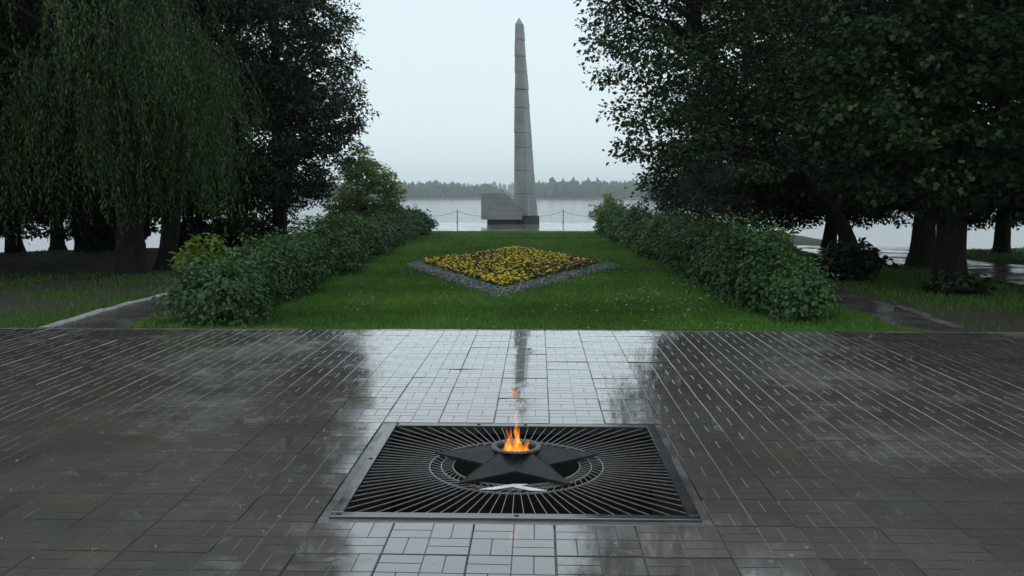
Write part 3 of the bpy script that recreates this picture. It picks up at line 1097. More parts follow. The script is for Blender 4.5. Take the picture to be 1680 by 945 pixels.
def place_tree(name, ms, loc, label, cat="tree", group=None, rz=0.0, sc=1.0):
    o = thing(name, loc, label, cat, group, rz)
    o.scale = (sc, sc, sc) if not isinstance(sc, tuple) else sc
    link("trunk", ms[0], o)
    tag(link("twigs", ms[1], o), kind="stuff")
    link("crown", ms[2], o)
    for me in ms[3]:
        link("limb", me, o)
    return o


def gz(x, y):
    return float(ground_z(x, y)) - 0.02


# ------------------------------------------------------------------ trees, willow side
def willow_meshes(path, rads, lobes, n_str, Lr, leaf_mat, lsize=0.105, zlow=0.55, gap=0.052, extra=()):
    path = np.asarray(path, float)
    tr, lm, lv = MB(), MB(), MB()
    d0 = unit(path[1] - path[0])
    P = np.concatenate([[path[0] - d0 * 0.25], [path[0]], [path[0] + d0 * 0.3], path[1:]])
    rr = np.concatenate([[rads[0] * 1.6], [rads[0] * 1.35], [rads[0] * 1.05], rads[1:]])
    t = np.linspace(0, len(P) - 1, (len(P) - 1) * 3 + 1)
    P2 = np.stack([np.interp(t, np.arange(len(P)), P[:, i]) for i in range(3)], 1)
    tube(tr, P2, np.interp(t, np.arange(len(P)), rr), 12, lump=0.16)
    for pth, r0 in extra:
        tube(tr, pth, np.linspace(r0, r0 * .5, len(pth)), 9, lump=.12)
    # anchors in bunches so the curtains part
    nb = max(10, n_str // 9)
    C, D = crown_points(lobes, nb, 0.25)
    k = D[:, 2] > -0.45
    C, D = C[k], D[k]
    for c in C[::6]:
        s = trunk_at(path, np.clip(c[2] - 0.8, path[1][2], path[-1][2]))
        tube(lm, branch_path(s, c, 0.16, 7), np.linspace(.075, .012, 7), 5)
    per = n_str // len(C)
    lp, ln_, la, lt, ls = [], [], [], [], []
    for c, d_ in zip(C, D):
        bt = rng.random() * .62 - .05
        out_ = unit(np.array([d_[0], d_[1], 0.0]) + rn(3) * .1)
        for _ in range(per):
            a = c + rn(3) * np.array([.27, .27, .2])
            L_ = rng.uniform(*Lr)
            L_ = min(L_, a[2] - zlow - rng.random() * .9)
            if L_ < .5:
                continue
            n = int(L_ / gap)
            t_ = np.linspace(0, 1, n)
            sway = out_ * rng.uniform(.15, .6) + rn(3) * .12
            X_ = a + sway[None] * (1 - (1 - t_[:, None]) ** 2) * np.array([1, 1, 0])
            X_[:, 2] = a[2] + .12 * np.sin(np.minimum(t_ * 3, pi)) - L_ * t_ ** 1.15
            X_[:, :2] += .05 * np.stack([np.sin(t_ * 7 + rng.random() * 6), np.cos(t_ * 6 + rng.random() * 6)], 1) * t_[:, None]
            st_ = X_[:: max(1, n // 4)]
            tube(lm, st_, np.linspace(.006, .002, len(st_)), 3, cap=False)
            az = np.arange(n) * 2.4 + rng.random() * 6
            side_ = np.stack([np.cos(az), np.sin(az), np.zeros(n)], 1)
            lp.append(X_ + rn(n, 3) * .008)
            la.append(side_ * .75 + np.array([0, 0, -1.0]) + rn(n, 3) * .22)
            ln_.append(side_ + np.array([0, 0, .7]) + rn(n, 3) * .35)
            lt.append(bt + .15 * rng.random() + .4 * rng.random(n))
            ls.append(lsize * (0.6 + .7 * rng.random(n)))
    scatter(lv, NARROW, np.concatenate(lp), np.concatenate(ln_), np.concatenate(la), np.concatenate(ls), np.concatenate(lt))
    return tr.mesh("trunk", M["bark"], True), lm.mesh("twigs", M["bark"]), lv.mesh("crown", leaf_mat), []


# big weeping willow, near
wm = willow_meshes([(0, 0, 0), (-.05, 0, 1.2), (-.1, -.1, 2.6), (0, -.3, 4.5), (0, -.4, 7.5)], [.29, .27, .24, .18, .09],
                   [((-1.6, -2.2, 5.0), (3.0, 2.6, 2.6)), ((1.0, -1.8, 4.1), (1.5, 2.0, 1.3)), ((-1.3, -.6, 7.6), (2.9, 2.8, 3.2)), ((-4.5, -1.5, 5.2), (2.4, 2.6, 2.6)), ((-1.0, -.6, 10.3), (2.2, 2.2, 2.2)), ((-2.5, .8, 4.2), (3.6, 1.6, 2.2)), ((-.3, -1.3, 3.4), (2.6, 1.4, 1.1)), ((-3.6, -2.2, 3.2), (2.2, 1.6, 1.0)), ((-.1, -1.7, 2.5), (1.2, .8, .5)), ((-2.6, -1.6, 2.3), (1.6, .9, .6)), ((1.5, -1.5, 2.6), (.8, .9, .6)), ((-5.0, -1.0, 2.4), (1.4, .9, .6))],
                   4300, (.6, 2.0), M["willow_leaf"])
place_tree("willow_tree", wm, (-8.66, 19.24, gz(-8.66, 19.24)), "huge weeping willow with thick trunk and hanging curtains of leaves")
wm2 = willow_meshes([(0, 0, 0), (.18, .05, 1.0), (.42, .0, 2.2), (.6, -.2, 4.0), (.6, -.3, 5.8)], [.20, .175, .15, .12, .06],
                    [((1.1, -.9, 2.9), (1.0, 1.3, .9)), ((-.1, -.2, 4.6), (1.4, 1.7, 1.5)), ((-.6, .3, 3.4), (1.5, 1.4, 1.2))],
                    1200, (.5, 1.7), M["willow_leaf"], 0.1, 0.7)
place_tree("willow_tree", wm2, (-8.42, 20.32, gz(-8.42, 20.32)), "slimmer willow leaning beside the huge willow's trunk")

# dense lindens
lin = tree_meshes([(0, 0, 0), (.03, 0, 1.3), (0, 0, 3.2), (.05, 0, 6.5), (0, 0, 11.5)], [.24, .21, .18, .13, .04],
                  [((.25, -.3, 3.6), (2.35, 2.5, 2.1)), ((.1, 0, 6.3), (2.55, 2.6, 2.7)), ((-.4, 0, 9.6), (2.4, 2.4, 2.9)), ((1.75, -.4, 4.5), (1.15, 1.2, 1.0)), ((.1, 0, 12.2), (1.5, 1.5, 1.8))],
                  950, 70, .42, .115, KITE, M["linden_leaf"], 34, 0.3)
place_tree("linden_tree", lin, (-8.15, 28.6, gz(-8.15, 28.6)), "tall dark dense tree standing beside the sky gap behind the hedge")
spread = tree_meshes([(0, 0, 0), (.1, 0, 1.3), (.25, .1, 3.0), (.2, 0, 6.5), (0, 0, 10.0)], [.22, .19, .16, .12, .04],
                     [((0, 0, 4.0), (3.0, 3.0, 2.2)), ((.2, 0, 7.0), (3.3, 3.2, 2.8)), ((0, 0, 10.0), (2.6, 2.6, 2.4)), ((-1.8, -1, 2.7), (1.7, 1.6, 1.2)), ((1.6, -.8, 2.3), (1.6, 1.6, 1.0)), ((0, 1.2, 2.2), (2.0, 1.4, 1.0)), ((-.6, -1.6, 2.0), (1.6, 1.2, .8)), ((-1.7, -.3, 1.5), (1.0, 1.0, .6)), ((1.5, .9, 1.4), (1.0, .9, .6))],
                     940, 66, .46, .135, KITE, M["linden_leaf"], 30, 0.3)
for (x, y, a, s, lb) in [(-9.55, 28.2, 0.4, .92, "dark tree just behind the hedge, second from the sky gap"),
                         (-11.5, 28.2, 2.0, .95, "leaning dark tree behind the big willow, water on both sides of its trunk"),
                         (-13.3, 26.4, 3.1, 1.0, "dark tree on the bank directly behind the huge willow's trunk"),
                         (-15.3, 26.3, 4.2, .95, "dark tree on the bank at the photo's edge, thickest of the trunk cluster"),
                         (-14.4, 27.0, 5.3, .85, "slender dark tree on the bank inside the trunk cluster"),
                         (-17.6, 25.0, 1.2, 1.0, "dark tree at the very edge beyond the trunk cluster"),
                         (-13.0, 20.2, 0.7, 1.0, "dark tree beside the huge willow, cut off by the photo's edge")]:
    place_tree("bank_tree", spread, (x, y, gz(x, y)), lb, group="dark trees on the river bank behind the willow", rz=a, sc=s)

# small bright maple behind the hedge
ym = tree_meshes([(0, 0, 0), (.05, 0, .7), (.0, 0, 1.5), (.1, 0, 2.6)], [.07, .055, .045, .02],
                 [((0, 0, 1.9), (1.15, 1.1, 1.1)), ((.55, 0, 1.7), (.8, .8, .7)), ((-.15, 0, 2.75), (.7, .7, .65)), ((-.8, 0, 1.3), (.7, .7, .6)), ((.6, 0, .9), (.7, .7, .5))],
                 300, 34, .22, .11, KITE, M["young_leaf"], 16, 0.4, 0.03, .5)
place_tree("young_maple", ym, (-6.15, 32.4, gz(-6.15, 32.4)), "small bright green tree behind the hedge beneath the sky gap")

# ------------------------------------------------------------------ trees, maple side
b1 = np.array([6.63, 18.97, LAWN])
pth = np.array([(6.63, 18.97, -.1), (6.25, 18.9, .97), (5.77, 18.8, 1.47), (5.21, 18.6, 1.95), (4.56, 18.4, 2.55), (3.94, 18.2, 3.13), (3.41, 18.0, 4.04), (2.86, 18.0, 5.06), (2.7, 18.0, 6.6), (2.9, 18, 8.6)]) - b1
lean = tree_meshes(pth, np.array([.17, .15, .15, .145, .14, .13, .11, .09, .07, .03]),
                   [(np.array((2.5, 17.6, 4.3)) - b1, (1.55, 1.9, 1.5)), (np.array((1.6, 18.0, 5.0)) - b1, (.95, 1.2, .9)), (np.array((2.7, 18, 2.9)) - b1, (1.25, 1.5, .8)), (np.array((2.9, 18, 6.6)) - b1, (2.1, 2.2, 1.8)),
                    (np.array((3.3, 18, 9.0)) - b1, (2.2, 2.2, 2.0)), (np.array((4.2, 18.4, 4.6)) - b1, (1.6, 1.8, 1.4)), (np.array((2.6, 18.0, 2.0)) - b1, (.6, .8, .7)), (np.array((4.6, 17.2, 3.2)) - b1, (1.3, .9, 1.0)), (np.array((3.6, 17.0, 2.6)) - b1, (1.2, .8, .8))],
                   640, 52, .36, .095, KITE, M["maple_leaf"], 40, 0.45, 0.07, .6)
place_tree("leaning_tree", lean, tuple(b1), "tree with dark curved trunk leaning over the hedge towards the obelisk")

map1 = tree_meshes([(0, 0, 0), (0, 0, 1.3), (-.05, 0, 2.6), (-.1, 0, 5.0), (0, 0, 9.0)], [.28, .25, .22, .16, .05],
                   [((-.9, -1.0, 3.3), (2.3, 2.2, 1.8)), ((1.2, -.8, 3.6), (2.2, 2.2, 2.2)), ((0, 0, 6.3), (3.0, 2.8, 2.6)), ((-1.5, -.6, 2.7), (1.2, 1.5, .8)), ((.2, 0, 9.5), (2.2, 2.2, 2.2)), ((1.6, -1.6, 2.0), (1.4, 1.2, .9))],
                   600, 56, .40, .108, MAPLE, M["maple_leaf"], 34, 0.35, 0.075, .5, zmin=.95)
place_tree("maple_tree", map1, (7.62, 17.1, gz(7.62, 17.1)), "broad maple with the thickest pale trunk beside the wet road")
map2 = tree_meshes([(0, 0, 0), (.02, 0, 1.3), (.1, 0, 2.6), (.2, 0, 5.5), (0, 0, 10.0)], [.27, .235, .21, .16, .05],
                   [((-1.5, 0, 3.6), (2.4, 2.4, 2.0)), ((1.2, 0, 4.0), (2.6, 2.4, 2.2)), ((0, 0, 7.0), (3.2, 3.0, 2.8)), ((0, 0, 10.3), (2.4, 2.4, 2.2)), ((-1.9, -.5, 2.3), (1.2, 1.2, .8))],
                   460, 52, .44, .115, MAPLE, M["maple_leaf"], 30, 0.35, 0.075, .5)
place_tree("maple_tree", map2, (8.85, 21.3, gz(8.85, 21.3)), "maple standing right behind the thickest trunk by the wet road")
place_tree("maple_tree", map2, (13.4, 21.8, gz(13.4, 21.8)), "maple across the wet road at the photo's edge", rz=2.2, sc=.95)
for (x, y, a, s, lb) in [(9.14, 29.0, .3, .9, "dark twin-trunked bank tree framed between the leaning trunk and the hedge"),
                         (9.62, 28.9, 2.5, .85, "second dark trunk close beside its twin on the bank"),
                         (13.6, 27.2, 1.1, .95, "dark bank tree across the wet road, beyond the lawn patch"),
                         (6.6, 30.0, 4.4, .9, "dark bank tree rising behind the leaning tree's crown"),
                         (14.3, 24.3, 5.0, 1.1, "dark tree beyond the wet road at the far edge")]:
    place_tree("bank_tree", spread, (x, y, gz(x, y)), lb, group="dark trees on the river bank behind the maples", rz=a, sc=s)
place_tree("maple_tree", map2, (10.4, 13.4, gz(10.4, 13.4)), "nearest maple, its branches reaching in at the photo's edge", rz=4.0, sc=.95)
gw = tree_meshes([(0, 0, 0), (0, 0, .6), (.1, 0, 1.5), (.1, 0, 2.8)], [.08, .07, .05, .02],
                 [((0, 0, 2.0), (1.5, 1.3, 1.3)), ((-.8, 0, 1.4), (1.0, 1.0, .8)), ((.9, 0, 2.9), (1.2, 1.1, 1.0)), ((.9, 0, 1.3), (1.0, .9, .7))],
                 300, 60, .26, .10, NARROW, M["grey_willow_leaf"], 18, .4, .03, .7)
place_tree("grey_willow", gw, (4.6, 26.5, gz(4.6, 26.5)), "grey-green bushy willow behind the maple-side hedge")


# ------------------------------------------------------------------ hedges and shrubs
def hedge_mesh(cx_of_y, y0, y1, hw, hh, n, size, mat, seed, near_low):
    """a row of grown-together shrubs: bumpy clumps of leaves on an uneven ridge"""
    lv, sh = MB(), MB()
    q = np.random.default_rng(seed)
    bush = [(y0 + .45)]
    while bush[-1] < y1 - .5:
        bush.append(bush[-1] + q.uniform(.75, 1.25))
    C, D, W = [], [], []
    for k, by in enumerate(bush):
        bh = hh * q.uniform(.72, 1.16) * (near_low + (1 - near_low) * min(1, (by - y0) / 3.0))
        bw = hw * q.uniform(.78, 1.22)
        bx = cx_of_y(by) + q.normal() * .07
        m_ = int(n * (12.5 / by) ** 1.15)
        phi, th = q.random(m_) * 2 * pi, np.arccos(q.uniform(-.05, 1, m_))
        d_ = np.stack([np.sin(th) * np.cos(phi), np.sin(th) * np.sin(phi), np.cos(th)], 1)
        r_ = 1.04 - np.abs(q.normal(size=m_)) * .20
        sup = np.abs(d_) ** .75 * np.sign(d_)
        c = np.array([bx, by, LAWN + .10]) + sup * r_[:, None] * np.array([bw, .78, bh - .12])
        C.append(c)
        D.append(d_)
        W.append(np.full(m_, q.uniform(-.14, .16) + .12 * min(1, (by - y0) / 18)))
        for _ in range(7):                                   # bare stems at the foot
            f_ = np.array([bx + q.normal() * .2, by + q.normal() * .25, LAWN - .05])
            tube(sh, [f_, f_ + (q.normal() * .08, q.normal() * .08, .3), f_ + (q.normal() * .22, q.normal() * .22, bh * .75)], [.013, .010, .005], 4, cap=False)
        for _ in range(int(14 * (12.5 / by))):               # upright shoots above the ridge
            b = np.array([bx + q.normal() * bw * .5, by + q.normal() * .35, LAWN + bh * .85])
            t_ = b + np.array([q.normal() * .08, q.normal() * .08, .08 + q.random() * .24])
            tube(sh, [b - (0, 0, .3), (b + t_) / 2, t_], [.006, .005, .003], 3, cap=False)
            kk = 9
            tt = rng.random(kk)[:, None]
            scatter(lv, OVAL, b + (t_ - b) * tt + rn(kk, 3) * .02, np.array([0, 0, 1.0]) + .5 * rn(kk, 3), rn(kk, 3) + np.array([0, 0, .2]), size * (0.6 + .6 * rng.random(kk)), .6 + .4 * rng.random(kk))
    C, D, W = np.concatenate(C), np.concatenate(D), np.concatenate(W)
    per = 11
    idx = np.repeat(np.arange(len(C)), per)
    k = len(idx)
    off = unit(rn(k, 3)) * rng.random((k, 1)) ** .5
    P = C[idx] + off * (.07 + .13 * rng.random(len(C)))[idx][:, None]
    P[:, 2] = np.maximum(P[:, 2], LAWN + .02)
    far = (P[:, 1] / 12.5) ** .5
    scatter(lv, OVAL, P, D[idx] + .3 * off + np.array([0, 0, .45]) + .5 * rn(k, 3), off + .5 * D[idx] + np.array([0, 0, -.35]) + .3 * rn(k, 3),
            size * far * (0.55 + .75 * rng.random(k)), .12 + W[idx] + .35 * rng.random(len(C))[idx] + .45 * rng.random(k))
    return lv, sh


for (nm, f_, y0, y1, hw, hh, sd, lab) in (("hedge", hedge_l, 11.65, 38.2, .60, 1.06, 21, "long dark green hedge on the willow side of the lawn"),
                                         ("hedge", hedge_r, 12.25, 38.0, .44, 1.14, 33, "long dark green hedge on the maple side of the lawn")):
    lv, sh = hedge_mesh(f_, y0, y1, hw, hh, 330, .068, M["hedge_leaf"], sd, .72 if sd == 21 else .86)
    h_ = thing(nm, (0, 0, 0), lab, "hedge")
    lv.build("foliage", M["hedge_leaf"], h_)
    tag(sh.build("stems", M["bark"], h_), kind="stuff")


def shrub(name, x, y, rx, rz_, n_st, per, size, tmpl, mat, label, shoots=0.2, cr=.16):
    o = thing(name, (x, y, float(ground_z(x, y))), label, "shrub")
    lv, sm = MB(), MB()
    C, D = [], []
    for _ in range(n_st):
        a = rng.random() * 2 * pi
        t_ = np.sqrt(rng.random())
        tip = np.array([cos(a) * rx * t_, sin(a) * rx * t_, rz_ * (1 - .5 * t_ ** 2) * (1 - shoots * rng.random())])
        pth_ = branch_path((tip[0] * .15, tip[1] * .15, -.05), tip, .05, 5)
        tube(sm, pth_, np.linspace(.012, .003, 5), 4, cap=False)
        for q in np.linspace(.3, 1, 6):
            C.append(pth_[0] + (tip - pth_[0]) * q + rn(3) * .05)
            D.append(np.array([cos(a), sin(a), .4]))
    leaf_cloud(lv, np.array(C), np.array(D), per, cr, size, tmpl, .6)
    lv.build("foliage", mat, o)
    tag(sm.build("stems", M["bark"], o), kind="stuff")
    return o


shrub("elder_shrub", -5.25, 14.6, .55, 1.12, 30, 9, .12, OVAL, M["yellow_leaf"], "yellow-green shrub at the near end of the willow-side hedge")
shrub("round_bush", -5.0, 37.3, .8, 1.05, 46, 16, .10, OVAL, M["hedge_leaf"], "dark rounded bush at the far end of the willow-side hedge")
shrub("bright_bush", 2.95, 37.0, 1.0, 1.75, 46, 14, .12, KITE, M["young_leaf"], "light green bush with upright shoots at the hedge end near the water", .35)
shrub("maple_sapling", 3.75, 14.6, .28, 1.42, 9, 6, .13, MAPLE, M["yellow_leaf"], "yellowish maple sapling poking out of the maple-side hedge", .2)
shrub("dark_shrub", 6.3, 18.5, .6, .85, 34, 16, .13, OVAL, M["linden_leaf"], "dark shrub crowding the foot of the leaning trunk", .3)
shrub("root_sprouts", 7.35, 16.2, .5, .38, 26, 10, .12, OVAL, M["linden_leaf"], "low dark sprouts at the foot of the thickest maple trunk", .3)
shrub("low_bush", -6.9, 34.5, 1.3, 1.4, 46, 16, .12, OVAL, M["hedge_leaf"], "low green bush under the small bright tree behind the hedge", .3)
shrub("dark_shrub", 13.4, 20.6, 1.3, 1.5, 46, 16, .15, OVAL, M["linden_leaf"], "dark shrub across the wet road at the edge", .3)

for (x, y, rx, h_, lb) in [(-17.0, 26.0, 1.5, 1.7, "dark understorey shrub at the photo's edge on the willow bank"), (-12.6, 27.0, 1.5, 1.35, "dark shrub on the bank filling the gap behind the huge willow"), (-10.4, 27.6, 1.0, 1.1, "dark shrub on the bank just beyond the slim willow's foot"),
                           (-8.9, 27.2, 1.0, 1.3, "dark shrub behind the hedge at the tall dense tree's foot")]:
    shrub("bank_shrub", x, y, rx, h_, 44, 15, .15, OVAL, M["linden_leaf"], lb, .4, .2)

# ------------------------------------------------------------------ flower bed
BC = np.array([-.62, 21.2])
HWB, HDB = 2.45, 6.45


def in_bed(x, y, k=1.0):
    return np.abs(x - BC[0]) / HWB + np.abs(y - BC[1]) / HDB < k


bed = thing("flower_bed", (BC[0], BC[1], LAWN), "diamond flower bed of yellow marigolds edged with silver foliage", "flower bed")
mb = MB()
b = mb.verts([(0, 0, .07), (-HWB, 0, .005), (0, -HDB, .005), (HWB, 0, .005), (0, HDB, .005)])
mb.faces([(b, b + 1, b + 2), (b, b + 2, b + 3), (b, b + 3, b + 4), (b, b + 4, b + 1)])
mb.build("soil", M["soil"], bed)


def bed_points(n, k0, k1):
    P = []
    q = rng.uniform(-1, 1, (n * 6, 2)) * k1
    s = np.abs(q).sum(1)
    q = q[(s < k1) & (s >= k0)][:n]
    return q * np.array([HWB, HDB]), np.abs(q).sum(1)


xy, s = bed_points(16000, 0, .84)
P = np.concatenate([xy, (.05 + .13 * rng.random(len(xy)))[:, None]], 1)
mb = MB()
scatter(mb, KITE, P, np.array([0, 0, 1.0]) + .6 * rn(len(P), 3), rn(len(P), 3), .075 * (.6 + .8 * rng.random(len(P))), rng.random(len(P)))
tag(mb.build("marigold_leaves", M["marigold_leaf"], bed), kind="stuff")


def blooms(xy, mat, name, rsize):
    mb = MB()
    n = len(xy)
    a = np.linspace(0, 2 * pi, 8, endpoint=False)
    T = [(0, 0, .55)] + [(.55 * cos(q), .55 * sin(q), .42) for q in a] + [((1.0 + .12 * (i % 2)) * cos(q), (1.0 + .12 * (i % 2)) * sin(q), .0) for i, q in enumerate(a)]
    F3 = [(0, 1 + i, 1 + (i + 1) % 8) for i in range(8)]
    F3 += [(1 + i, 9 + i, 9 + (i + 1) % 8) for i in range(8)] + [(1 + i, 9 + (i + 1) % 8, 1 + (i + 1) % 8) for i in range(8)]
    z = .13 + .08 * rng.random(n)
    nr = np.array([0, 0, 1.0]) + .30 * rn(n, 3)
    scatter(mb, (np.array(T), np.array(F3)), np.concatenate([xy, z[:, None]], 1), nr, rn(n, 3), rsize * (.65 + .6 * rng.random(n)), rng.random(n))
    return tag(mb.build(name, mat, bed), kind="stuff")


xy, s = bed_points(3600, 0, .84)
pat = lump(xy[:, 0] * 1.5, xy[:, 1] * .8, 1.6, 77)
keep = ((pat + .5 * rn(len(xy)) > -.05) | (np.abs(xy[:, 1]) > 3.9)) & ~((xy[:, 0] > 1.35) & (rng.random(len(xy)) < .75))
blooms(xy[keep], M["petal"], "marigold_blooms", .033)
dry = xy[~keep]
blooms(dry[:520], M["dry_petal"], "faded_blooms", .034)
xy, s = bed_points(30000, .84, 1.02)
kk = rng.random(len(xy)) > .75 * np.clip((s - .93) / .09, 0, 1) + .25 * (lump(xy[:, 0], xy[:, 1], 3.0, 81) > .1)
xy = xy[kk]
P = np.concatenate([xy, (.005 + .11 * rng.random(len(xy)))[:, None]], 1)
mb = MB()
scatter(mb, KITE, P, np.array([0, -.3, .8]) + .7 * rn(len(P), 3), rn(len(P), 3) * .7 + np.array([0, 0, .5]), .040 * (.6 + .8 * rng.random(len(P))), rng.random(len(P)))
tag(mb.build("silver_border", M["silver_leaf"], bed), kind="stuff")


# ------------------------------------------------------------------ grass
def blades(mb, x, y, z, hgt, wid, tint):
    n = len(x)
    az = rng.random(n) * 2 * pi
    dx, dy = np.cos(az) * wid, np.sin(az) * wid
    ben = rn(n, 2) * hgt[:, None] * .42
    B = np.stack([x, y, z], 1)
    V = np.zeros((n, 5, 3))
    V[:, 0] = B - np.stack([dx, dy, 0 * dx], 1)
    V[:, 1] = B + np.stack([dx, dy, 0 * dx], 1)
    mid = B + np.stack([ben[:, 0] * .35, ben[:, 1] * .35, hgt * .58], 1)
    V[:, 2] = mid + np.stack([dx, dy, 0 * dx], 1) * .75
    V[:, 3] = mid - np.stack([dx, dy, 0 * dx], 1) * .75
    V[:, 4] = B + np.stack([ben[:, 0], ben[:, 1], hgt], 1)
    b = mb.verts(V)
    o = b + np.arange(n) * 5
    mb.faces(np.stack([o, o + 1, o + 2, o + 3], 1), tint)
    mb.faces(np.stack([o + 3, o + 2, o + 4], 1), tint)


def field_points(n, x0, x1, y0, y1):
    """more points near the camera: density ~ 1/y^2"""
    u_ = rng.random(n)
    y = 1 / (1 / y0 + (1 / y1 - 1 / y0) * u_)
    return rng.uniform(x0, x1, n), y


x, y = field_points(195000, -5.6, 4.8, 10.97, 40.45)
k = (x > hedge_l(y) - .35) & (x < hedge_r(y) + .35) & ~in_bed(x, y, .99)
x, y = x[k], y[k]
mow = lump(x, y, 1.3, 50)
hg = (.035 + .05 * rng.random(len(x))) * (1 + .35 * mow)
lawn = MB()
blades(lawn, x, y, np.full(len(x), LAWN), hg, .0042 * (y / 11) ** .9, np.clip(.30 + .35 * rng.random(len(x)) + .5 * mow + .2 * lump(x, y, 5, 51), 0, 1))
x, y = field_points(12000, 3.6, 4.8, 10.97, 24)
k = (x > hedge_r(y) + .3) & (x < 4.62 - 0.012 * (y - 11))
x, y = x[k], y[k]
blades(lawn, x, y, np.full(len(x), LAWN), .05 + .07 * rng.random(len(x)), .0042 * (y / 11) ** .9, .3 + .6 * rng.random(len(x)))
x, y = field_points(9000, -5.4, -4.5, 10.97, 24)
k = (x < hedge_l(y) - .3) & (x > -5.2 - .03 * (y - 11))
x, y = x[k], y[k]
blades(lawn, x, y, np.full(len(x), LAWN), .05 + .08 * rng.random(len(x)), .0042 * (y / 11) ** .9, .3 + .6 * rng.random(len(x)))
x = rng.uniform(-4.6, 4.7, 9000)
y = 10.955 + np.abs(rn(9000)) * .10
tuft = np.clip(lump(x * 3, y, 2.2, 90) + .15, 0, 1)
blades(lawn, x, y, np.full(len(x), LAWN), .07 + .05 * rng.random(len(x)) + .09 * tuft * rng.random(len(x)), np.full(len(x), .0042), .3 + .6 * rng.random(len(x)))
tag(lawn.build("lawn_grass", M["grass"]), "fresh green lawn grass between the two hedges", "grass", kind="stuff")

sd = MB()
x, y = field_points(60000, -17, -6.36, 10.97, 27)
dn = lump(x, y, .6, 61) + .5 * lump(x, y, 2.2, 62)
k = (dn + .25 * rn(len(x)) > .08 + .5 * smooth(17, 23, y)) & (np.abs(x) < y * .72)
x, y = x[k], y[k]
blades(sd, x, y, ground_z(x, y), .03 + .06 * rng.random(len(x)), .0048 * (y / 11) ** .9, .15 + .5 * rng.random(len(x)))
tag(sd.build("shade_grass", M["grass"]), "thin dark grass under the willow beside the path", "grass", kind="stuff")
sd = MB()
x, y = field_points(70000, 5.55, 17, 10.97, 29)
dn = lump(x, y, .6, 63) + .5 * lump(x, y, 2.2, 64)
rd = (x > np.interp(y, [11.6, 14.5, 17.4, 19.6, 22.2, 24.6, 27, 29.3], [10.6, 9.4, 8.9, 8.8, 8.1, 7.6, 7.7, 8.1])) & (x < np.interp(y, [15, 17.5, 19.4, 20.8, 22.2, 24.6, 27, 29.3], [16.5, 14.5, 13.2, 12.1, 11, 10.9, 11.3, 12.3]))
k = (dn + .25 * rn(len(x)) > -.2) & (np.abs(x) < y * .72) & ~rd
x, y = x[k], y[k]
blades(sd, x, y, ground_z(x, y), .03 + .06 * rng.random(len(x)), .0048 * (y / 11) ** .9, .15 + .5 * rng.random(len(x)))
tag(sd.build("shade_grass", M["grass"]), "patchy dark grass under the maples beside the wet road", "grass", kind="stuff")
# white clover in the lawn
x, y = field_points(2600, -3.6, 4.2, 11.05, 24)
k = (x > hedge_l(y) + .5) & (x < hedge_r(y) - .4) & ~in_bed(x, y, 1.04) & (lump(x, y, 1.1, 70) + .22 * x / 3 + .2 * rn(len(x)) > .18)
x, y = x[k], y[k]
cl = MB()
nn = len(x)
scatter(cl, KITE, np.stack([x, y, LAWN + .05 + .05 * rng.random(nn)], 1), np.array([0, -.4, .8]) + .4 * rn(nn, 3), rn(nn, 3), .022 + .02 * rng.random(nn), rng.random(nn))
tag(cl.build("clover_blooms", M["clover"]), "pale clover specks scattered through the lawn", "clover", kind="stuff")

# ------------------------------------------------------------------ rain splashes on the paving
m = Mat("splash_water")
m.set(Base_Color=(0.75, 0.80, 0.82), Roughness=0.12)
m.bsdf.inputs["Transmission Weight"].default_value = 0.55
m.bsdf.inputs["IOR"].default_value = 1.33
OCT_V = np.array([(1, 0, 0), (-1, 0, 0), (0, 1, 0), (0, -1, 0), (0, 0, 1), (0, 0, -1)], float)
OCT_F = np.array([(0, 2, 4), (2, 1, 4), (1, 3, 4), (3, 0, 4), (2, 0, 5), (1, 2, 5), (3, 1, 5), (0, 3, 5)])
sp = MB()
for _ in range(90):
    y = 1 / rng.uniform(1 / 10.7, 1 / 3.9)
    x = rng.uniform(-.62, .56) * y
    if abs(x - GC[0]) < 1.0 and abs(y - GC[1]) < 1.0:
        continue
    r_ = rng.uniform(.003, .010)
    k = rng.integers(5, 9)
    a0 = rng.random() * 6
    for q in range(k):
        a = a0 + q * 2 * pi / k + rn() * .2
        h_ = rng.uniform(.2, 1.2) * r_
        h_ *= rng.random() * 1.6
        sp.add(OCT_V * rng.uniform(.0010, .0024) + (x + cos(a) * r_ * 1.1 + rn() * r_ * .5, y + sin(a) * r_ * 1.1 + rn() * r_ * .5, h_ + .002), OCT_F)
tag(sp.build("rain_splashes", m.m), "tiny pale splashes of rain drops on the wet paving", "rain splashes", kind="stuff")

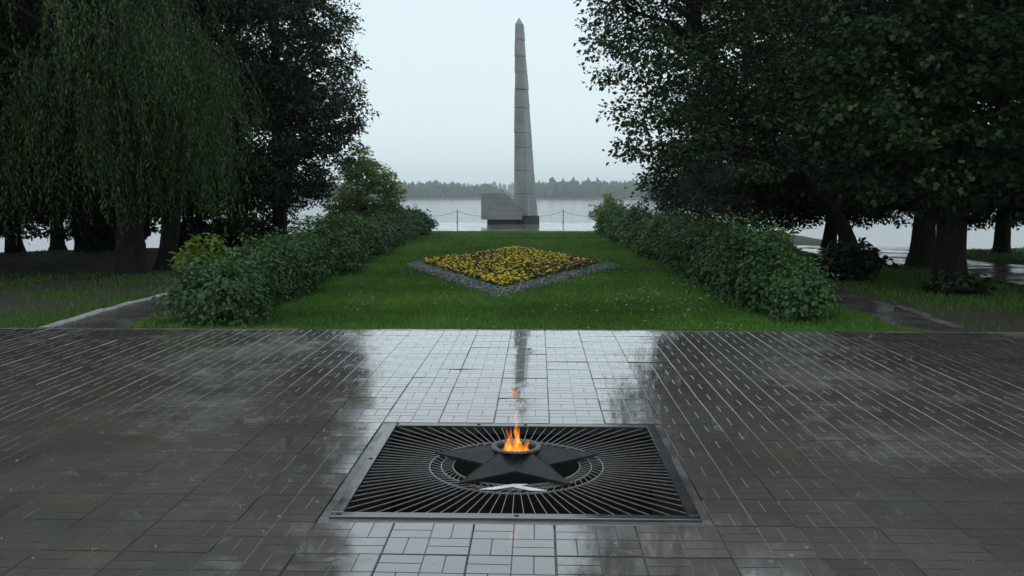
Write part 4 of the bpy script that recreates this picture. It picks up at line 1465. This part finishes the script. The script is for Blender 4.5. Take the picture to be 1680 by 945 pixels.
# ------------------------------------------------------------------ far shore woods
def far_wood(x0, x1, yy, n, hgt, seed, gapf=None):
    q = np.random.default_rng(seed)
    mb = MB()
    for _ in range(n):
        x = q.uniform(x0, x1)
        y = yy + q.uniform(0, 55)
        h_ = hgt * q.uniform(.5, 1.0) * (1.2 if q.random() < .1 else 1)
        if gapf is not None:
            h_ *= gapf(x)
        if h_ < 1.5:
            continue
        zb_ = WATER + .9 + max(0.0, float(smooth(1050, 1480, np.array(y)) * (11 + 5 * lump(np.array([x]), np.array([y]), .004, 9)[0])))
        spruce = q.random() < .3
        sides = 6
        lev = 6 if spruce else 7
        V, F = [], []
        R_ = h_ * (.13 if spruce else .22) * q.uniform(.8, 1.2)
        for l in range(lev):
            t = l / (lev - 1)
            rr = R_ * (1 - t) ** .9 * (1.15 if l % 2 == 0 else .72) + .06 if spruce else R_ * math.sqrt(max(.02, 1 - (2 * t * .96 - .92) ** 2))
            for s_ in range(sides):
                a = s_ * 2 * pi / sides + l * .35
                r2 = rr * q.uniform(.5, 1.4)
                V.append((x + cos(a) * r2, y + sin(a) * r2, zb_ + h_ * (.06 + .94 * t) + q.normal() * h_ * .045))
        for l in range(lev - 1):
            for s_ in range(sides):
                F.append((l * sides + s_, l * sides + (s_ + 1) % sides, (l + 1) * sides + (s_ + 1) % sides, (l + 1) * sides + s_))
        mb.add(V, F, q.uniform(0, 1))
    return mb


gap = lambda x: 1.0 - .72 * math.exp(-((x + 22 - 0) / 16) ** 2) - .25 * math.exp(-((x + 60) / 14) ** 2)
tag(far_wood(-520, 460, 796, 2300, 15.5, 5, gap).build("far_woods", M["far_leaf"]), "hazy wooded far shore across the river", "woods", kind="stuff")
tag(far_wood(-560, 400, 1480, 420, 12, 6).build("distant_woods", M["far_leaf"]), "faint blue wooded hill beyond the far shore", "woods", kind="stuff")

# ------------------------------------------------------------------ haze: damp air
hz = MB()
box(hz, -1140, 1140, -320, 1740, WATER - 3.2, 36)
hz = hz.build("haze", bpy.data.materials.new("haze_air"))
hm = hz.data.materials[0]
hm.use_nodes = True
hn = hm.node_tree.nodes
hn.remove(hn["Principled BSDF"])
pv = hn.new("ShaderNodeVolumePrincipled")
pv.inputs["Color"].default_value = (0.95, 0.985, 1.0, 1)
pv.inputs["Density"].default_value = 0.00052
pv.inputs["Anisotropy"].default_value = 0.85
hm.node_tree.links.new(pv.outputs[0], hn["Material Output"].inputs["Volume"])
tag(hz, "damp rain haze over the river", "haze", kind="stuff")
